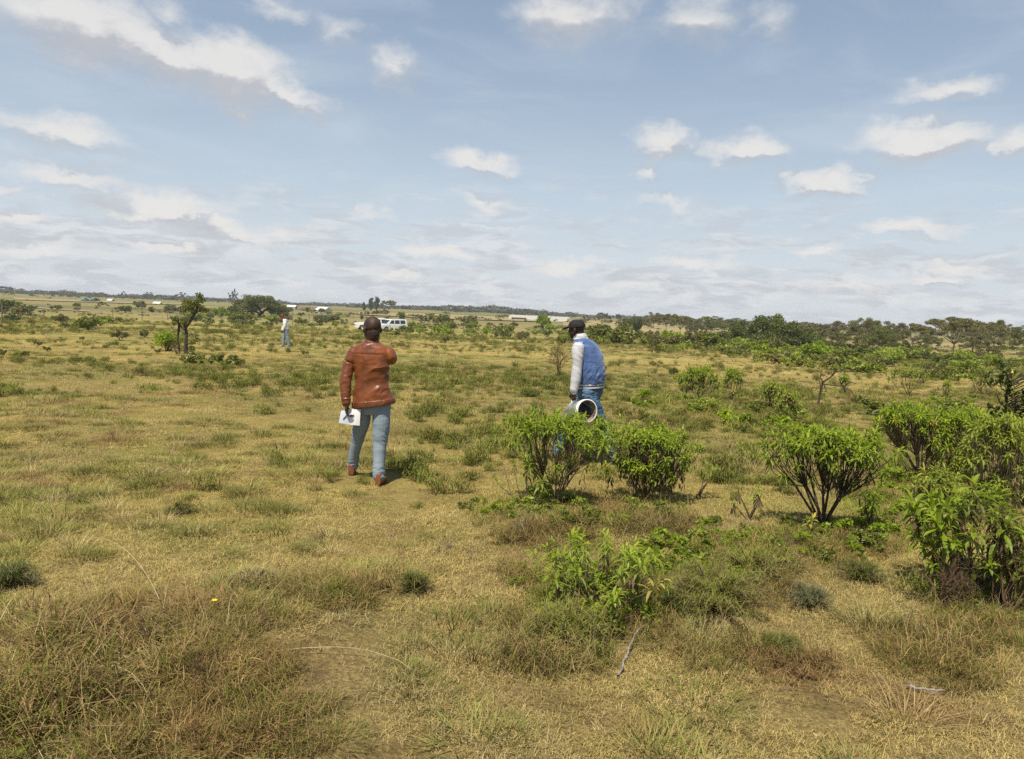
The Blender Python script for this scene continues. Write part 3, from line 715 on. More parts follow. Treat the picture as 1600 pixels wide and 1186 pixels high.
# dry weed at the right edge
def dry_weed(loc, Rr, H, n, label, bark, spiky=14, lean=0, name='dry_weed', cat='dry bush', th=.004, lv=4, leafy=0):
    """dead shrub: stems that fork again and again"""
    g = Geo(); tips_ = []
    def grow(p, d, L, r, k):
        q = p + d * L; m = (p + q) / 2 + rng.normal(0, .08 * L, 3)
        tube(g, [p, m, q], [r, r * .85, r * .7], 5 if r > .004 else 3, cap=False)
        if k == 0: tips_.append(q); return
        for _ in range(random.choice((2, 2, 3))):
            dd = unit(d + rng.normal(0, .55, 3) + [0, 0, .08]); dd[2] = max(dd[2], -.25)
            grow(m * .3 + q * .7 if random.random() < .3 else q, dd, L * random.uniform(.55, .9), r * .65, k - 1)
    for i in range(max(4, n // 6)):
        ph = random.uniform(0, 6.28); w = Rr / H
        d0 = unit(np.array([w * math.cos(ph) * random.uniform(.2, 1.3) + lean, w * math.sin(ph) * random.uniform(.2, 1.3), 1.0]))
        grow(np.array([random.uniform(-.08, .08) * Rr, random.uniform(-.08, .08) * Rr, -.02]), d0, H * random.uniform(.28, .40), th * 1.4, lv)
    if leafy:
        T = np.array(tips_); T = T[rng.integers(0, len(T), leafy)]
        leaves(g, T, rng.normal(0, 1, (leafy, 3)), rng.uniform(.03, .06, leafy), np.full(leafy, .02), np.full(leafy, .3), 1, rng.random(leafy), .2, (.6, 1, .6))
    o = tag(link(name, g.mesh(name, [bark, L_mid])), label, cat); o.location = loc; return o
B_brown = bark_mat('brown_dry_stalks', (.085, .05, .03), (.20, .13, .075), 25)
B_straw = bark_mat('straw_stalks', (.26, .19, .10), (.46, .37, .21), 25)
dry_weed(B(1575, 955), .34, .9, 90, 'tangled brown dead weed at the right edge under the green shrubs', B_brown, 14)
dry_weed(B(1470, 950), .34, .42, 70, 'low tangle of brown dead twigs below the nearest large-leaved shrub', B_brown, 12)
dry_weed(B(820, 830), .30, .20, 60, 'greyish dead twigs matted at the foot of the tall green shrub', B_grey, 10)
dry_weed(B(1040, 830), .30, .16, 60, 'grey dead brushwood below the rounded shrub with dead leaves', B_grey, 10)
dry_weed(B(690, 860), .20, .10, 40, 'small pile of dry grey stalks in the turf left of the mound', B_grey, 8)
dry_weed(B(1235, 860), .25, .16, 50, 'reddish dry tangle in front of the thick-based shrub', B_brown, 10)
d = B(872, 592).y
dry_weed(B(872, 592), .30, zat(872, 537, d) - B(872, 592).z, 34, 'upright thorny dry bush in the open left of the man carrying the bucket', B_brown, 16, th=.011, lv=5, leafy=700)

# dead cactus branches right of centre
for px, py, r_, h_, n_, lab in ((90, 1010, .30, .22, 60, 'dark dry twigs tangled in the rough grass at the left edge'), (235, 1000, .32, .20, 60, 'brown dry twig mat at the top of the rough grass patch'), (330, 1060, .30, .20, 60, 'dark brown dead stalks in the rough grass at lower left'), (150, 1120, .30, .20, 60, 'matted dead twigs at the bottom left of the rough grass'),
        (395, 990, .22, .13, 40, 'low dry stalk clump right of the yellow flower'), (880, 1040, .18, .10, 40, 'reddish dead stalks in front of the feathery tussock'), (1420, 985, .25, .14, 50, 'brown dead stalk mat in the turf below the nearest leafy shrub')):
    dry_weed(B(px, py), r_, h_, n_, lab, B_brown, 10, th=.003, lv=5)
b = B(1278, 632); d = b.y; t_ = thing('dead_cactus', b, 'dark leafless branching cactus skeleton standing in the straw', 'cactus'); k = d / F
def bp(px, py, dy=0): return np.array([(px - 1278) * k, dy, (632 - py) * k])
g = Geo()
for ln, r in (([(1278, 634), (1281, 610), (1284, 597), (1295, 588), (1302, 580), (1312, 578)], .024), ([(1284, 597), (1278, 589), (1282, 580)], .018), ([(1286, 600), (1290, 611), (1280, 610)], .018),
              ([(1287, 600), (1300, 601), (1312, 600)], .014), ([(1295, 588), (1303, 577), (1303, 574)], .014), ([(1281, 612), (1276, 590), (1272, 582)], .010)):
    tube(g, [bp(x, y, random.uniform(-.04, .04)) for x, y in ln], np.linspace(r * 1.2, r * .6, len(ln)), 7)
for i in range(46):
    x_, y_ = random.choice([(1283, 600), (1290, 592), (1299, 583), (1308, 579), (1281, 586), (1280, 612), (1302, 601), (1310, 600)]); p_ = bp(x_ + random.uniform(-4, 4), y_ + random.uniform(-3, 3))
    tube(g, [p_, p_ + rng.normal(0, .035, 3), p_ + rng.normal(0, .07, 3) + [0, 0, .04]], [.007, .005, .003], 4)
link('trunk', g.mesh('trunk', B_dark), t_)
g = Geo()
for ln, r in (([(1320, 611), (1316, 603), (1310, 596), (1310, 588)], .022), ([(1316, 603), (1324, 595), (1334, 596)], .018), ([(1312, 598), (1318, 592), (1322, 592)], .020), ([(1316, 604), (1326, 607), (1332, 612)], .012)):
    tube(g, [bp(x, y, random.uniform(-.03, .03)) for x, y in ln], np.linspace(r * 1.1, r * .6, len(ln)), 7)
crown_leaves(g, [bp(1312, 588), bp(1318, 592), bp(1322, 588)], [.11, .09, .06], 160, .05, 1)
link('green_branch', g.mesh('green_branch', [B_dark, L_bright]), t_)

# fallen sticks, long straw stalks, one yellow flower
def stick(name, pts, rad, label, m_, cat):
    P = np.array([list(gat(*p[:2]) + Vector((0, 0, p[2]))) for p in pts]); c = P[0].copy(); g = Geo(); 
    n_ = len(P); tt_ = np.linspace(0, n_ - 1, 4 * n_); Q = np.zeros((len(tt_), 3))
    for i in range(n_):
        w_ = np.prod([(tt_ - j) / (i - j) for j in range(n_) if j != i], axis=0); Q += w_[:, None] * P[i]
    Q = Q + rng.normal(0, rad * .35, Q.shape) - c
    tube(g, Q, np.linspace(rad, rad * .5, len(Q)), 7)
    for i in (2, 4):
        if i < len(Q) - 1: tube(g, [Q[i], Q[i] + rng.normal(0, .03, 3) + [0, 0, .02]], [rad * .45, rad * .2], 5)
    o = tag(link(name, g.mesh(name, m_)), label, cat); o.location = c; return o
stick('fallen_stick', [(965, 1062, .015), (978, 1035, .03), (990, 1008, .05), (1012, 990, .06)], .008, 'bleached fallen stick lying upright in the foreground grass', B_bleach, 'stick')
stick('fallen_stick', [(1420, 1078, .02), (1448, 1086, .03), (1478, 1088, .03)], .008, 'short pale fallen stick in the lower right turf', B_bleach, 'stick')
for pts, lab in (([(250, 945, .02), (215, 900, .10), (175, 880, .16), (130, 874, .16)], 'long pale grass stalk arching left above the tall rough grass'),
                 ([(420, 1028, .03), (560, 1028, .05), (650, 1058, .02)], 'long straw stalk lying across the turf at lower centre'),
                 ([(355, 1010, .03), (357, 980, .10), (362, 965, .13)], 'short pale stalk upright beside the yellow flower'),
                 ([(120, 1060, .02), (190, 1075, .10), (240, 1120, .05)], 'bent pale stalk in the rough grass at lower left'),
                 ([(1150, 955, .02), (1150, 900, .02), (1180, 880, .05)], 'thin straw stalk leaning over the feathery undershrubs')):
    stick('grass_stalk', pts, .0032, lab, B_straw, 'grass stalk')
b = B(335, 975); t_ = thing('yellow_flower', b, 'small yellow flower on a thin stem above the rough foreground grass', 'flower'); hz = zat(335, 938, b.y) - b.z
g = Geo(); tube(g, [(0, 0, 0), (.005, 0, hz * .6), (0, 0, hz)], [.002, .0018, .0015], 5); link('stem', g.mesh('stem', L_mid), t_)
g = Geo(); kf = 12; a_ = np.arange(kf) * 2 * PI / kf
leaves(g, np.tile([0, 0, hz], (kf, 1)).astype(float), np.column_stack([np.cos(a_), np.sin(a_), np.full(kf, .25)]), np.full(kf, .018), np.full(kf, .009), np.full(kf, .3), 0, .5, .1, (.4, 1, .9))
my, tt = mat('yellow_petals'); finish(tt, pbsdf(tt, (.75, .50, .01), .5, .3)); link('petals', g.mesh('petals', my), t_)

# weeds filling the ground round the shrubs
WD = [tangle(200, .16, M_lush, .05, .17, .006) for _ in range(3)] + [tangle(160, .18, M_rough, .06, .2, .0045) for _ in range(2)] + [bush_meshes(0, 420, .035, lm=m_, W=.34, H=.20, clumps=9, stems=3)[1] for m_ in (L_mid, L_pale, L_bright)]
Q = []
for n, cx_, cy_, rx_, ry_ in ((90, 900, 800, 170, 26), (80, 930, 930, 130, 60), (110, 1120, 880, 110, 60), (80, 1270, 850, 130, 34), (70, 1400, 800, 90, 60), (60, 1530, 930, 80, 50), (26, 1080, 640, 120, 24), (30, 1220, 668, 80, 20), (34, 1440, 640, 120, 40), (40, 880, 1010, 60, 30)):
    for i in range(n):
        a_, q_ = random.uniform(0, 6.28), random.random() ** .6; p = gat(cx_ + rx_ * q_ * math.cos(a_), cy_ + ry_ * q_ * math.sin(a_)); Q.append((p.x, p.y, p.z))
Q = np.array(Q); s_ = (.45 + .8 * rng.random(len(Q)) ** 1.6) * np.clip(Q[:, 1] / 8, .8, 2.2)
o = scatter('weeds', WD, Q, np.column_stack([rng.normal(0, .15, (len(Q), 2)), rng.uniform(0, 6, len(Q))]), np.column_stack([s_, s_, s_ * .85]), rng.integers(0, len(WD), len(Q)))
tag(o, 'low green weeds filling the ground round the leafy shrubs', 'weeds', kind='stuff')
ORD = 'leftmost,second,third,fourth,fifth,sixth,seventh,eighth,ninth,tenth,eleventh,twelfth,thirteenth,fourteenth,fifteenth,sixteenth,seventeenth,eighteenth,nineteenth,twentieth,twenty-first,twenty-second,twenty-third,twenty-fourth,twenty-fifth,twenty-sixth,twenty-seventh,twenty-eighth,twenty-ninth,thirtieth'.split(',')
def ordinal(i, n, what): 
    if i == 0: return 'leftmost of the ' + what
    if i == n - 1: return 'rightmost of the ' + what
    return (ORD[i] if i < len(ORD) else ORD[n - 1 - i] + ' from right') + ' from left of the '.replace(' from left', ' from left' if i < len(ORD) else '') + what
# ------------------------------------------------------------ plants and trees further off
# twisted small tree with its bright bush and ground shrub, left
b = B(290, 554); d = b.y; k = d / F
t_ = thing('twisted_tree', b, 'dark twisted small tree with a leaning ragged crown left of centre', 'tree')
g = Geo(); q = lambda x, y, dy=0: np.array([(x - 290) * k, dy, (554 - y) * k])
for ln, r in (([(290, 557), (290, 535), (290, 518), (287, 508)], .10), ([(289, 512), (298, 500), (306, 487), (310, 475), (309, 465)], .075), ([(289, 515), (279, 508), (277, 498)], .06), ([(279, 508), (278, 530), (281, 552)], .06),
              ([(291, 527), (300, 521), (312, 524)], .03), ([(291, 538), (303, 533), (316, 530)], .025), ([(306, 487), (318, 484), (328, 486)], .03), ([(304, 490), (294, 480), (288, 474)], .03)):
    tube(g, [q(x, y, random.uniform(-.08, .08)) for x, y in ln], np.linspace(r * .85, r * .45, len(ln)), 7)
link('trunk', g.mesh('trunk', B_dark), t_)
g = Geo()
cs = [(309, 461, .16), (312, 468, .2), (305, 474, .2), (296, 476, .26), (290, 473, .2), (288, 482, .2), (300, 484, .2), (314, 481, .16), (322, 484, .16), (312, 473, .2), (277, 500, .18), (283, 504, .2), (273, 506, .12), (289, 503, .15), (308, 524, .12), (303, 534, .13), (312, 530, .1), (298, 545, .16), (303, 549, .16)]
crown_leaves(g, [q(x, y, random.uniform(-.2, .2)) for x, y, r in cs], [r for x, y, r in cs], 1700, .085, 0, .8)
link('crown', g.mesh('crown', L_acacia), t_)
b = B(262, 549); bush('round_bush', b, bush_meshes(0, 3000, .07, lm=L_bright, bark=B_dark, W=1.25, H=1.05, clumps=30), 'round bright green bush against the foot of the dark twisted tree', 'bush')
b = B(330, 572); bush('spreading_shrub', b, bush_meshes(0, 2600, .08, lm=L_mid, W=2.6, H=.42, clumps=34), 'low spreading green shrub right of the dark twisted tree', s=(1, .7, 1))
b = B(360, 570); 
dry_weed(B(277, 553), .45, .7, 40, 'dry brown brush under the dark twisted tree', B_brown, 10, th=.008)

# umbrella acacia: low arching limbs, wide crown drooping to the right
dA = 165; b = col_at(408, dA); k = dA / F
t_ = thing('umbrella_acacia', b, 'large spreading umbrella acacia left of the walking man in white', 'tree')
yb = 800
while zat(408, yb, dA) < b.z: yb -= .5
q = lambda x, y, dy=0: np.array([(x - 408) * k, dy, (yb - y) * k + .0])
g = Geo()
for ln, r in (([(405, yb + 1), (406, 491), (409, 488)], .16), ([(409, 488), (416, 483), (424, 479)], .12), ([(424, 479), (434, 484), (443, 490)], .09), ([(408, 489), (404, 480), (396, 473)], .10), ([(406, 490), (392, 484), (378, 479)], .09), ([(424, 479), (428, 472), (432, 468)], .06), ([(404, 480), (410, 472), (413, 467)], .06), ([(396, 473), (384, 470), (374, 471)], .05)):
    for z_ in (-.7, .7): tube(g, [q(x, y, z_ * i_ * .9) for i_, (x, y) in enumerate(ln)], np.linspace(r * 1.7, r * .8, len(ln)), 7)
link('trunk', g.mesh('trunk', B_dark), t_)
C, Rd = [], []
for i in range(150):
    u = random.random(); x = 360 + 84 * u; top = 461 + 15 * abs(u - .52) ** 1.6 * 2.6 + (6 if u > .85 else 0)
    th_ = (16 + 12 * (1 - u)) if u < .45 else (13 if u < .75 else 18)
    C.append(q(x, top + 2.5 + random.random() * th_, random.uniform(-4.6, 4.6) * math.sqrt(max(.05, 1 - (2 * u - 1) ** 2)))); Rd.append(random.uniform(5, 9.5) * k)
for i in range(30): C.append(q(random.uniform(436, 452), random.uniform(478, 496), random.uniform(-2, 2))); Rd.append(random.uniform(3.8, 6.5) * k)
g = Geo(); crown_leaves(g, C, Rd, 24000, .26, 0, .55); link('crown', g.mesh('crown', L_acacia), t_)

# candelabra tree
b = B(994, 527); d = b.y; k = d / F; t_ = thing('candelabra_tree', b, 'candelabra euphorbia with upright fingers on one trunk right of the capped man', 'tree')
g = Geo(); tube(g, [(0, 0, -.1), (.02, 0, 5 * k), (0, 0, 9 * k)], [.26, .2, .17], 9); link('trunk', g.mesh('trunk', B_dark), t_)
g = Geo(); Hc = 34 * k
for i in range(46):
    ph = i * 2.4; r = math.sqrt((i + .5) / 46); R_o = 12.5 * k * r
    s0 = np.array([0, 0, Hc * (.20 + .10 * random.random())]); e = np.array([R_o * math.cos(ph), R_o * math.sin(ph), Hc * (1 - .14 * r * r) * random.uniform(.92, 1.0)])
    m1 = np.array([e[0] * .55, e[1] * .55, Hc * (.36 + .05 * r)]); m2 = np.array([e[0] * .95, e[1] * .95, Hc * .68])
    tube(g, [s0, m1, m2, e], [.07, .08, .09, .07], 6, a=random.random())
link('branches', g.mesh('branches', leaf_mat('succulent_green', (.05, .07, .02), (.08, .10, .03), (.12, .135, .045), .02, .6)), t_)

# big round tree and its lower companion, right
b = col_at(1206, 92); Hh = zat(1206, 487, 92) - b.z; Wd_ = 158 * 92 / F
gs, gl = Geo(), Geo()
C, Rd = [], []
for i in range(130):
    u = unit(rng.normal(0, 1, 3)); u[2] = abs(u[2]); r = rng.random() ** .4
    prof = 1 - .50 * max(0, u[2] * r)
    C.append((u[0] * r * Wd_ * .60 * prof - (.4 if u[2] * r > .6 else 0), u[1] * r * Wd_ * .46 * prof, Hh * (.10 + .80 * u[2] * r))); Rd.append(random.uniform(.45, .9))
crown_leaves(gl, C, Rd, 36000, .18, 0, .8)
for i in range(12):
    c_ = np.array(C[i * 7]); tube(gs, [(0, 0, -.1), c_ * [.4, .4, .5], c_], [.14, .09, .03], 6)
tree('round_tree', b, (gs.mesh('trunk', B_dark), gl.mesh('crown', leaf_mat('round_tree_leaves', (.055, .07, .012), (.10, .125, .02), (.18, .20, .035), .25))), 'big domed dark green tree standing above the scrub right of centre')
b = col_at(1130, 100); bush('wide_bush', b, bush_meshes(0, 4000, .16, lm=L_dark, W=4.2, H=1.9, clumps=40), 'wide dark green bush left of the big domed tree', 'bush')

# acacia stands, right; each tree: px, top py, width px, distance, tone
AC = [acacia_meshes(5.0, 9.0, 14000, .18, m_, B_grey, .10, .3, fl, 12, dome=dm, clumps=cl) for m_, fl, dm, cl in
      ((L_olive, .34, .22, 80), (L_olive, .5, .3, 90), (L_acacia, .3, .2, 70), (L_olive, .22, .12, 60), (L_acacia, .55, .35, 90))]
def acacia_at(px, top, w, dist, i, label, group=None, name='acacia_tree', hmul=1.0):
    b = col_at(px, dist); H = (zat(px, top - 3, dist) - b.z) * hmul; W_ = w * dist / F
    return tree(name, b, AC[i], label, 'tree', group, (W_ / 9.0, W_ / 9.0, H / 5.0), random.uniform(0, 6))
acacia_at(1300, 503, 75, 120, 1, 'wide olive acacia just right of the big domed tree')
acacia_at(1352, 498, 62, 112, 0, 'tall flat-topped acacia in the middle of the right-hand stand')
acacia_at(1392, 504, 66, 118, 1, 'rounded acacia right of the tall flat-topped one')
acacia_at(1426, 508, 50, 125, 3, 'low acacia at the right end of the middle stand')
acacia_at(1372, 512, 60, 98, 4, 'shorter green acacia in front of the middle stand')
acacia_at(1490, 498, 92, 104, 3, 'large layered acacia left in the far right stand')
acacia_at(1520, 501, 100, 112, 0, 'broad acacia behind the large layered one at far right')
acacia_at(1552, 503, 70, 118, 2, 'dark flat-topped acacia near the right picture edge')
acacia_at(1530, 514, 64, 95, 1, 'pale dry acacia in front of the far right stand')
acacia_at(1600, 512, 50, 120, 4, 'acacia cut by the right picture edge')
acacia_at(1062, 493, 40, 150, 0, 'slender flat-topped acacia in the tan field right of the candelabra tree')
acacia_at(1040, 493, 36, 175, 3, 'olive acacia left of the slender flat-topped one')
acacia_at(1020, 490, 36, 210, 1, 'grey-green acacia right behind the candelabra tree')
acacia_at(1085, 502, 34, 140, 1, 'low round acacia left of the wide dark bush')
acacia_at(1110, 497, 60, 180, 4, 'broad dark acacia behind the wide dark bush')
acacia_at(1150, 500, 60, 190, 2, 'flat dark acacia between the wide dark bush and the domed tree')
acacia_at(1255, 506, 60, 190, 1, 'faint olive acacia showing right of the domed tree')
acacia_at(977, 500, 30, 165, 4, 'dark bushy tree left of the candelabra tree')
acacia_at(607, 472, 24, 330, 3, 'spreading brown acacia right of the two tall conifers')
acacia_at(1450, 520, 44, 130, 4, 'small acacia filling the gap between the two right-hand stands')

# two tall conifers
def conifer(px, top, w, dist, label):
    b = col_at(px, dist); H = zat(px, top, dist) - b.z; W_ = w * dist / F; gs, gl = Geo(), Geo()
    tube(gs, [(0, 0, -.2), (0, 0, H * .95)], [.3, .08], 6); C = [(random.uniform(-.2, .2) * W_, random.uniform(-.2, .2) * W_, H * z) for z in np.linspace(.2, .93, 16)]
    crown_leaves(gl, C, [W_ * (.42 - .2 * abs(i / 15 - .4)) for i in range(16)], 1500, .6, 0, 1)
    tree('conifer', b, (gs.mesh('trunk', B_dark), gl.mesh('crown', L_dark)), label, 'tree')
conifer(579, 466, 8, 420, 'left one of two tall dark conifers on the skyline')
conifer(588, 464, 9, 430, 'right one of two tall dark conifers on the skyline')
conifer(568, 473, 5, 420, 'short pointed conifer left of the two tall ones')

# far treeline: flat-topped trees one can tell apart, and the wood they rise from
FT = [acacia_meshes(5.0, 9.0, 700, .65, L_grey, B_grey, .18, .3, fl, 5, dome=.2, clumps=26) for fl in (.3, .5, .65)]
def sky_y(px): return 489 + .039 * (px - 800) + (1 if px < 900 else 4)
SK = []; px = 4
while px < 1300:
    dist = random.uniform(520, 900) if px < 900 else random.uniform(280, 420)
    w = random.uniform(8, 26) * (1 if px > 150 else 1.2); top = sky_y(px) - random.uniform(3, 8) - (2.5 if px < 130 else 0) - (3 if px > 930 else 0)
    b = col_at(px, dist); H = zat(px, top, dist) - b.z; W_ = w * dist / F
    SK.append((px, w, tree('skyline_tree', b, FT[random.randrange(3)], 'x', 'tree', 'trees along the far skyline', (W_ / 9, W_ / 9, max(H, 2) / 5), random.uniform(0, 6))))
    px += random.uniform(12, 26)
SEC = [(130, 'above the left stubble field'), (290, 'left of the dark twisted tree'), (460, 'behind the umbrella acacia'), (560, 'above the white tent'), (700, 'above the parked white cars'), (800, 'above the middle scrub'), (900, 'above the white greenhouse'), (1000, 'right of the capped man'), (1150, 'behind the wide dark bush'), (1310, 'behind the domed tree')]
lo_ = 0
for hi_, where in SEC:
    L_ = [x_ for x_ in SK if lo_ <= x_[0] < hi_]; lo_ = hi_
    for i, x_ in enumerate(L_): x_[2]['label'] = ordinal(i, len(L_), 'small skyline trees ' + where)
for px, top, w, dd, lab in ((6, 446, 26, 500, 'dark bushy tree at the left end of the skyline'), (193, 455, 12, 480, 'dark rounded tree on the left skyline'), (233, 456, 18, 520, 'flat-topped tree right of the dark rounded one on the skyline'),
                    (283, 457, 26, 500, 'broad flat tree on the skyline behind the dark twisted tree'), (366, 452, 15, 500, 'flat-topped tree rising above the umbrella acacia'), (680, 477, 16, 480, 'small umbrella-shaped tree on the skyline right of centre-left'),
                    (713, 480, 16, 480, 'flat tree on the skyline above the middle scrub'), (940, 487, 20, 380, 'flat-topped tree on the skyline just right of the capped man'), (1205, 530, 1, 400, '')):
    if not lab: continue
    b = col_at(px, dd); H = zat(px, top, dd) - b.z; W_ = w * dd / F
    tree('skyline_tree', b, FT[random.randrange(3)], lab, 'tree', None, (W_ / 9, W_ / 9, H / 5), random.uniform(0, 6))
WB = []
for i in range(4):
    g = Geo(); C = [(random.uniform(-4, 4), random.uniform(-4, 4), random.uniform(.6, 2.6)) for _ in range(16)]
    crown_leaves(g, C, [random.uniform(.8, 1.6) for _ in C], 420, .8, 0, .75); WB.append(g.mesh('wood', L_grey))
n = 2600; a_ = rng.uniform(-.66, .66, n); dd = rng.uniform(560, 1500, n); x = np.tan(a_) * dd; y = dd
k_ = fbm(x * .004, y * .004, 2) > -.45; x, y = x[k_], y[k_]
P = np.column_stack([x, y, gh(x, y)]); s_ = rng.uniform(.35, .95, len(x)) * (1 + .9 * fbm(x * .012 + 4, y * .006, 2))
o = scatter('distant_woodland', WB, P, np.column_stack([np.zeros((len(x), 2)), rng.uniform(0, 6, len(x))]), np.column_stack([s_ * 1.5, s_ * 1.5, s_]), rng.integers(0, 4, len(x)))
tag(o, 'grey-green woodland along the far horizon', 'woodland', kind='stuff')

# scrub belts: shrubs one by one
BM = {}
for key, lm, n_ in (('green', L_mid, 3), ('bright', L_bright, 3), ('dark', L_dark, 2), ('dull', L_olive, 2), ('pale', L_pale, 1)):
    BM[key] = [bush_meshes(0, 1100, .13, lm=lm, W=1.6, H=1.0, clumps=20, stems=6) for _ in range(n_)]
def shrub_at(px, py, w, h, key, label, group=None, name='scrub_bush', cat='shrub'):
    b = gat(px, py); d = b.y
    return bush(name, b, random.choice(BM[key]), label, cat, group, (w * d / F / 1.5, w * d / F / 1.5, h * d / F / .9), random.uniform(0, 6))
singles = [(628, 503, 10, 15, 'dark', 'narrow dark green bush above the right end of the white vehicles'), (663, 504, 10, 10, 'dark', 'small dark bush right of the narrow dark one'),
 (698, 510, 19, 17, 'dark', 'rounded dark green bush in the middle distance'), (760, 524, 16, 14, 'bright', 'small bright green tree-like bush on a short stem in the open'),
 (849, 514, 24, 22, 'bright', 'tall bright green bush left of the capped man'), (685, 521, 26, 13, 'bright', 'spreading bright green bush below the rounded dark one'),
 (641, 522, 12, 12, 'green', 'small green bush on a stem right of the parked vehicles'), (656, 522, 14, 9, 'bright', 'low green bush right of the small one on a stem'),
 (733, 508, 26, 10, 'dull', 'wide flat olive bush behind the spreading bright one'), (605, 514, 13, 12, 'bright', 'green bush hiding the side of the right-hand vehicle'),
 (697, 536, 10, 12, 'dull', 'little grey thorny bush in the open straw'), (822, 528, 12, 9, 'green', 'low green bush left of the tall bright one'),
 (877, 540, 14, 14, 'dull', 'ragged dark bush with an arched branch left of the capped man'), (1019, 552, 12, 27, 'dull', 'upright dark thorny bush in the straw right of the capped man'),
 (1027, 552, 12, 12, 'green', 'small green bush at the foot of the upright thorny one'), (137, 516, 44, 20, 'green', 'low dark spreading bush in the left pasture'),
 (102, 513, 18, 9, 'dull', 'small brownish bush left of the spreading one'), (187, 532, 24, 16, 'dull', 'grey thorny bush in the left pasture'), (225, 528, 14, 14, 'dull', 'small ragged bush left of the bright round bush'),
 (30, 497, 40, 20, 'dull', 'large olive bush at the left edge'), (8, 490, 34, 22, 'dark', 'dark bush cut by the left picture edge'), (268, 489, 22, 12, 'dark', 'dark green rounded bush left of the twisted tree crown'),
 (345, 497, 24, 18, 'bright', 'yellow-green bush left of the umbrella acacia'), (330, 498, 16, 10, 'green', 'small green bush beside the yellow-green one'), (385, 503, 40, 14, 'green', 'green undergrowth bush beneath the umbrella acacia'),
 (372, 506, 34, 15, 'green', 'rounded bush below the left half of the umbrella acacia'), (425, 504, 26, 12, 'bright', 'bright bush just left of the walking man in white'), (470, 508, 22, 12, 'green', 'green bush right of the walking man in white'), (523, 512, 10, 11, 'bright', 'small bright bush left of the parked vehicles'), (505, 503, 20, 8, 'green', 'low green bush below the white tent'),
 (1140, 533, 40, 14, 'dark', 'dark green mound of scrub left of the domed tree'), (1310, 535, 30, 14, 'green', 'green bush in front of the olive acacia'), (1305, 530, 20, 12, 'bright', 'yellow-green bush under the olive acacia'),
 (1450, 565, 30, 16, 'dark', 'dark green bush in the lush belt at right'), (1365, 545, 44, 22, 'green', 'rounded grey-green bush below the middle acacia stand'), (1402, 562, 44, 20, 'pale', 'pale yellow-green bush in the lush belt at right'),
 (1425, 560, 26, 16, 'dark', 'dark bush right of the pale yellow-green one'), (1310, 548, 24, 14, 'dark', 'small dark bush in the lush belt below the olive acacia')]
for s_ in singles: shrub_at(*s_[:5], s_[5])
NAMES = {'green': 'mid-green', 'bright': 'bright green', 'dark': 'dark green', 'dull': 'dull olive', 'pale': 'pale green'}
def belt(n, poly_top, poly_bot, x0, x1, keys, w0, w1, hr, what, group, power=1.0):
    R_ = []
    for i in range(n):
        px = random.uniform(x0, x1); u = random.random() ** power; t0 = np.interp(px, *poly_top); t1 = np.interp(px, *poly_bot)
        R_.append((px, t0 + (t1 - t0) * u, random.uniform(w0, w1) * (.6 + .8 * u), random.uniform(*hr), random.choice(keys)))
    R_.sort(); wm = float(np.median([r[2] for r in R_]))
    tot = {}; cnt = {}
    for r in R_: k = (r[4], r[2] > wm); tot[k] = tot.get(k, 0) + 1
    for px, py, w, h, key in R_:
        k = (key, w > wm); i = cnt.get(k, 0); cnt[k] = i + 1
        shrub_at(px, py, w, w * h, key, ordinal(i, tot[k], ('larger ' if w > wm else 'smaller ') + NAMES[key] + ' ' + what), group)
belt(70, ([880, 1100, 1300, 1500, 1600], [524, 533, 541, 557, 557]), ([880, 1100, 1300, 1500, 1600], [534, 547, 566, 586, 598]), 890, 1605, ['green', 'pale', 'bright', 'dark', 'pale', 'dull'], 14, 44, (.35, .6),
     'shrubs in the lush belt at right', 'shrubs of the lush belt at right')
belt(46, ([600, 900], [504, 512]), ([600, 900], [522, 536]), 600, 905, ['green', 'bright', 'green', 'dull', 'pale'], 7, 20, (.4, .8),
     'shrubs in the middle scrub', 'shrubs of the middle scrub')
belt(50, ([0, 300, 560], [474, 482, 492]), ([0, 300, 560], [508, 508, 514]), 0, 560, ['dull', 'green', 'dull', 'pale', 'dark'], 8, 24, (.4, .7),
     'shrubs in the left scrub', 'shrubs of the left scrub')
belt(30, ([0, 1600], [520, 575]), ([0, 500, 1100, 1600], [560, 560, 590, 600]), 0, 1600, ['dull', 'dull', 'green'], 5, 13, (.5, .9),
     'thorn bushes in the open pasture', 'thorn bushes in the open pasture')
# low green undergrowth between the shrubs
UG = [bush_meshes(0, 260, .12, lm=lm, W=1.2, H=hh_, clumps=12, stems=1)[1] for lm, hh_ in ((L_mid, .45), (L_pale, .5), (M_lush, .4), (L_pale, .35), (L_mid, .6), (L_olive, .5))]
Q = []
for n, tp_, bt_, x0, x1 in ((1700, ([880, 1100, 1300, 1600], [521, 530, 537, 545]), ([880, 1100, 1300, 1500, 1600], [540, 556, 580, 600, 620]), 885, 1610), (520, ([560, 900], [504, 512]), ([560, 900], [524, 534]), 560, 905), (420, ([0, 560], [475, 492]), ([0, 560], [505, 514]), 0, 560)):
    for i in range(n):
        px = random.uniform(x0, x1); t0 = np.interp(px, *tp_); t1 = np.interp(px, *bt_); py = t0 + (t1 - t0) * random.random() ** 1.5
        if fbm(px * .02, py * .11, 2) > -.1: Q.append(gat(px, py))
Q = np.array([list(v) for v in Q]); s_ = .35 + 1.4 * rng.random(len(Q)) ** 1.8
o = scatter('green_undergrowth', UG, Q, np.column_stack([np.zeros((len(Q), 2)), rng.uniform(0, 6, len(Q))]), np.column_stack([s_, s_, s_]), rng.integers(0, 6, len(Q)))
tag(o, 'low green undergrowth filling the scrub belts', 'undergrowth', kind='stuff')

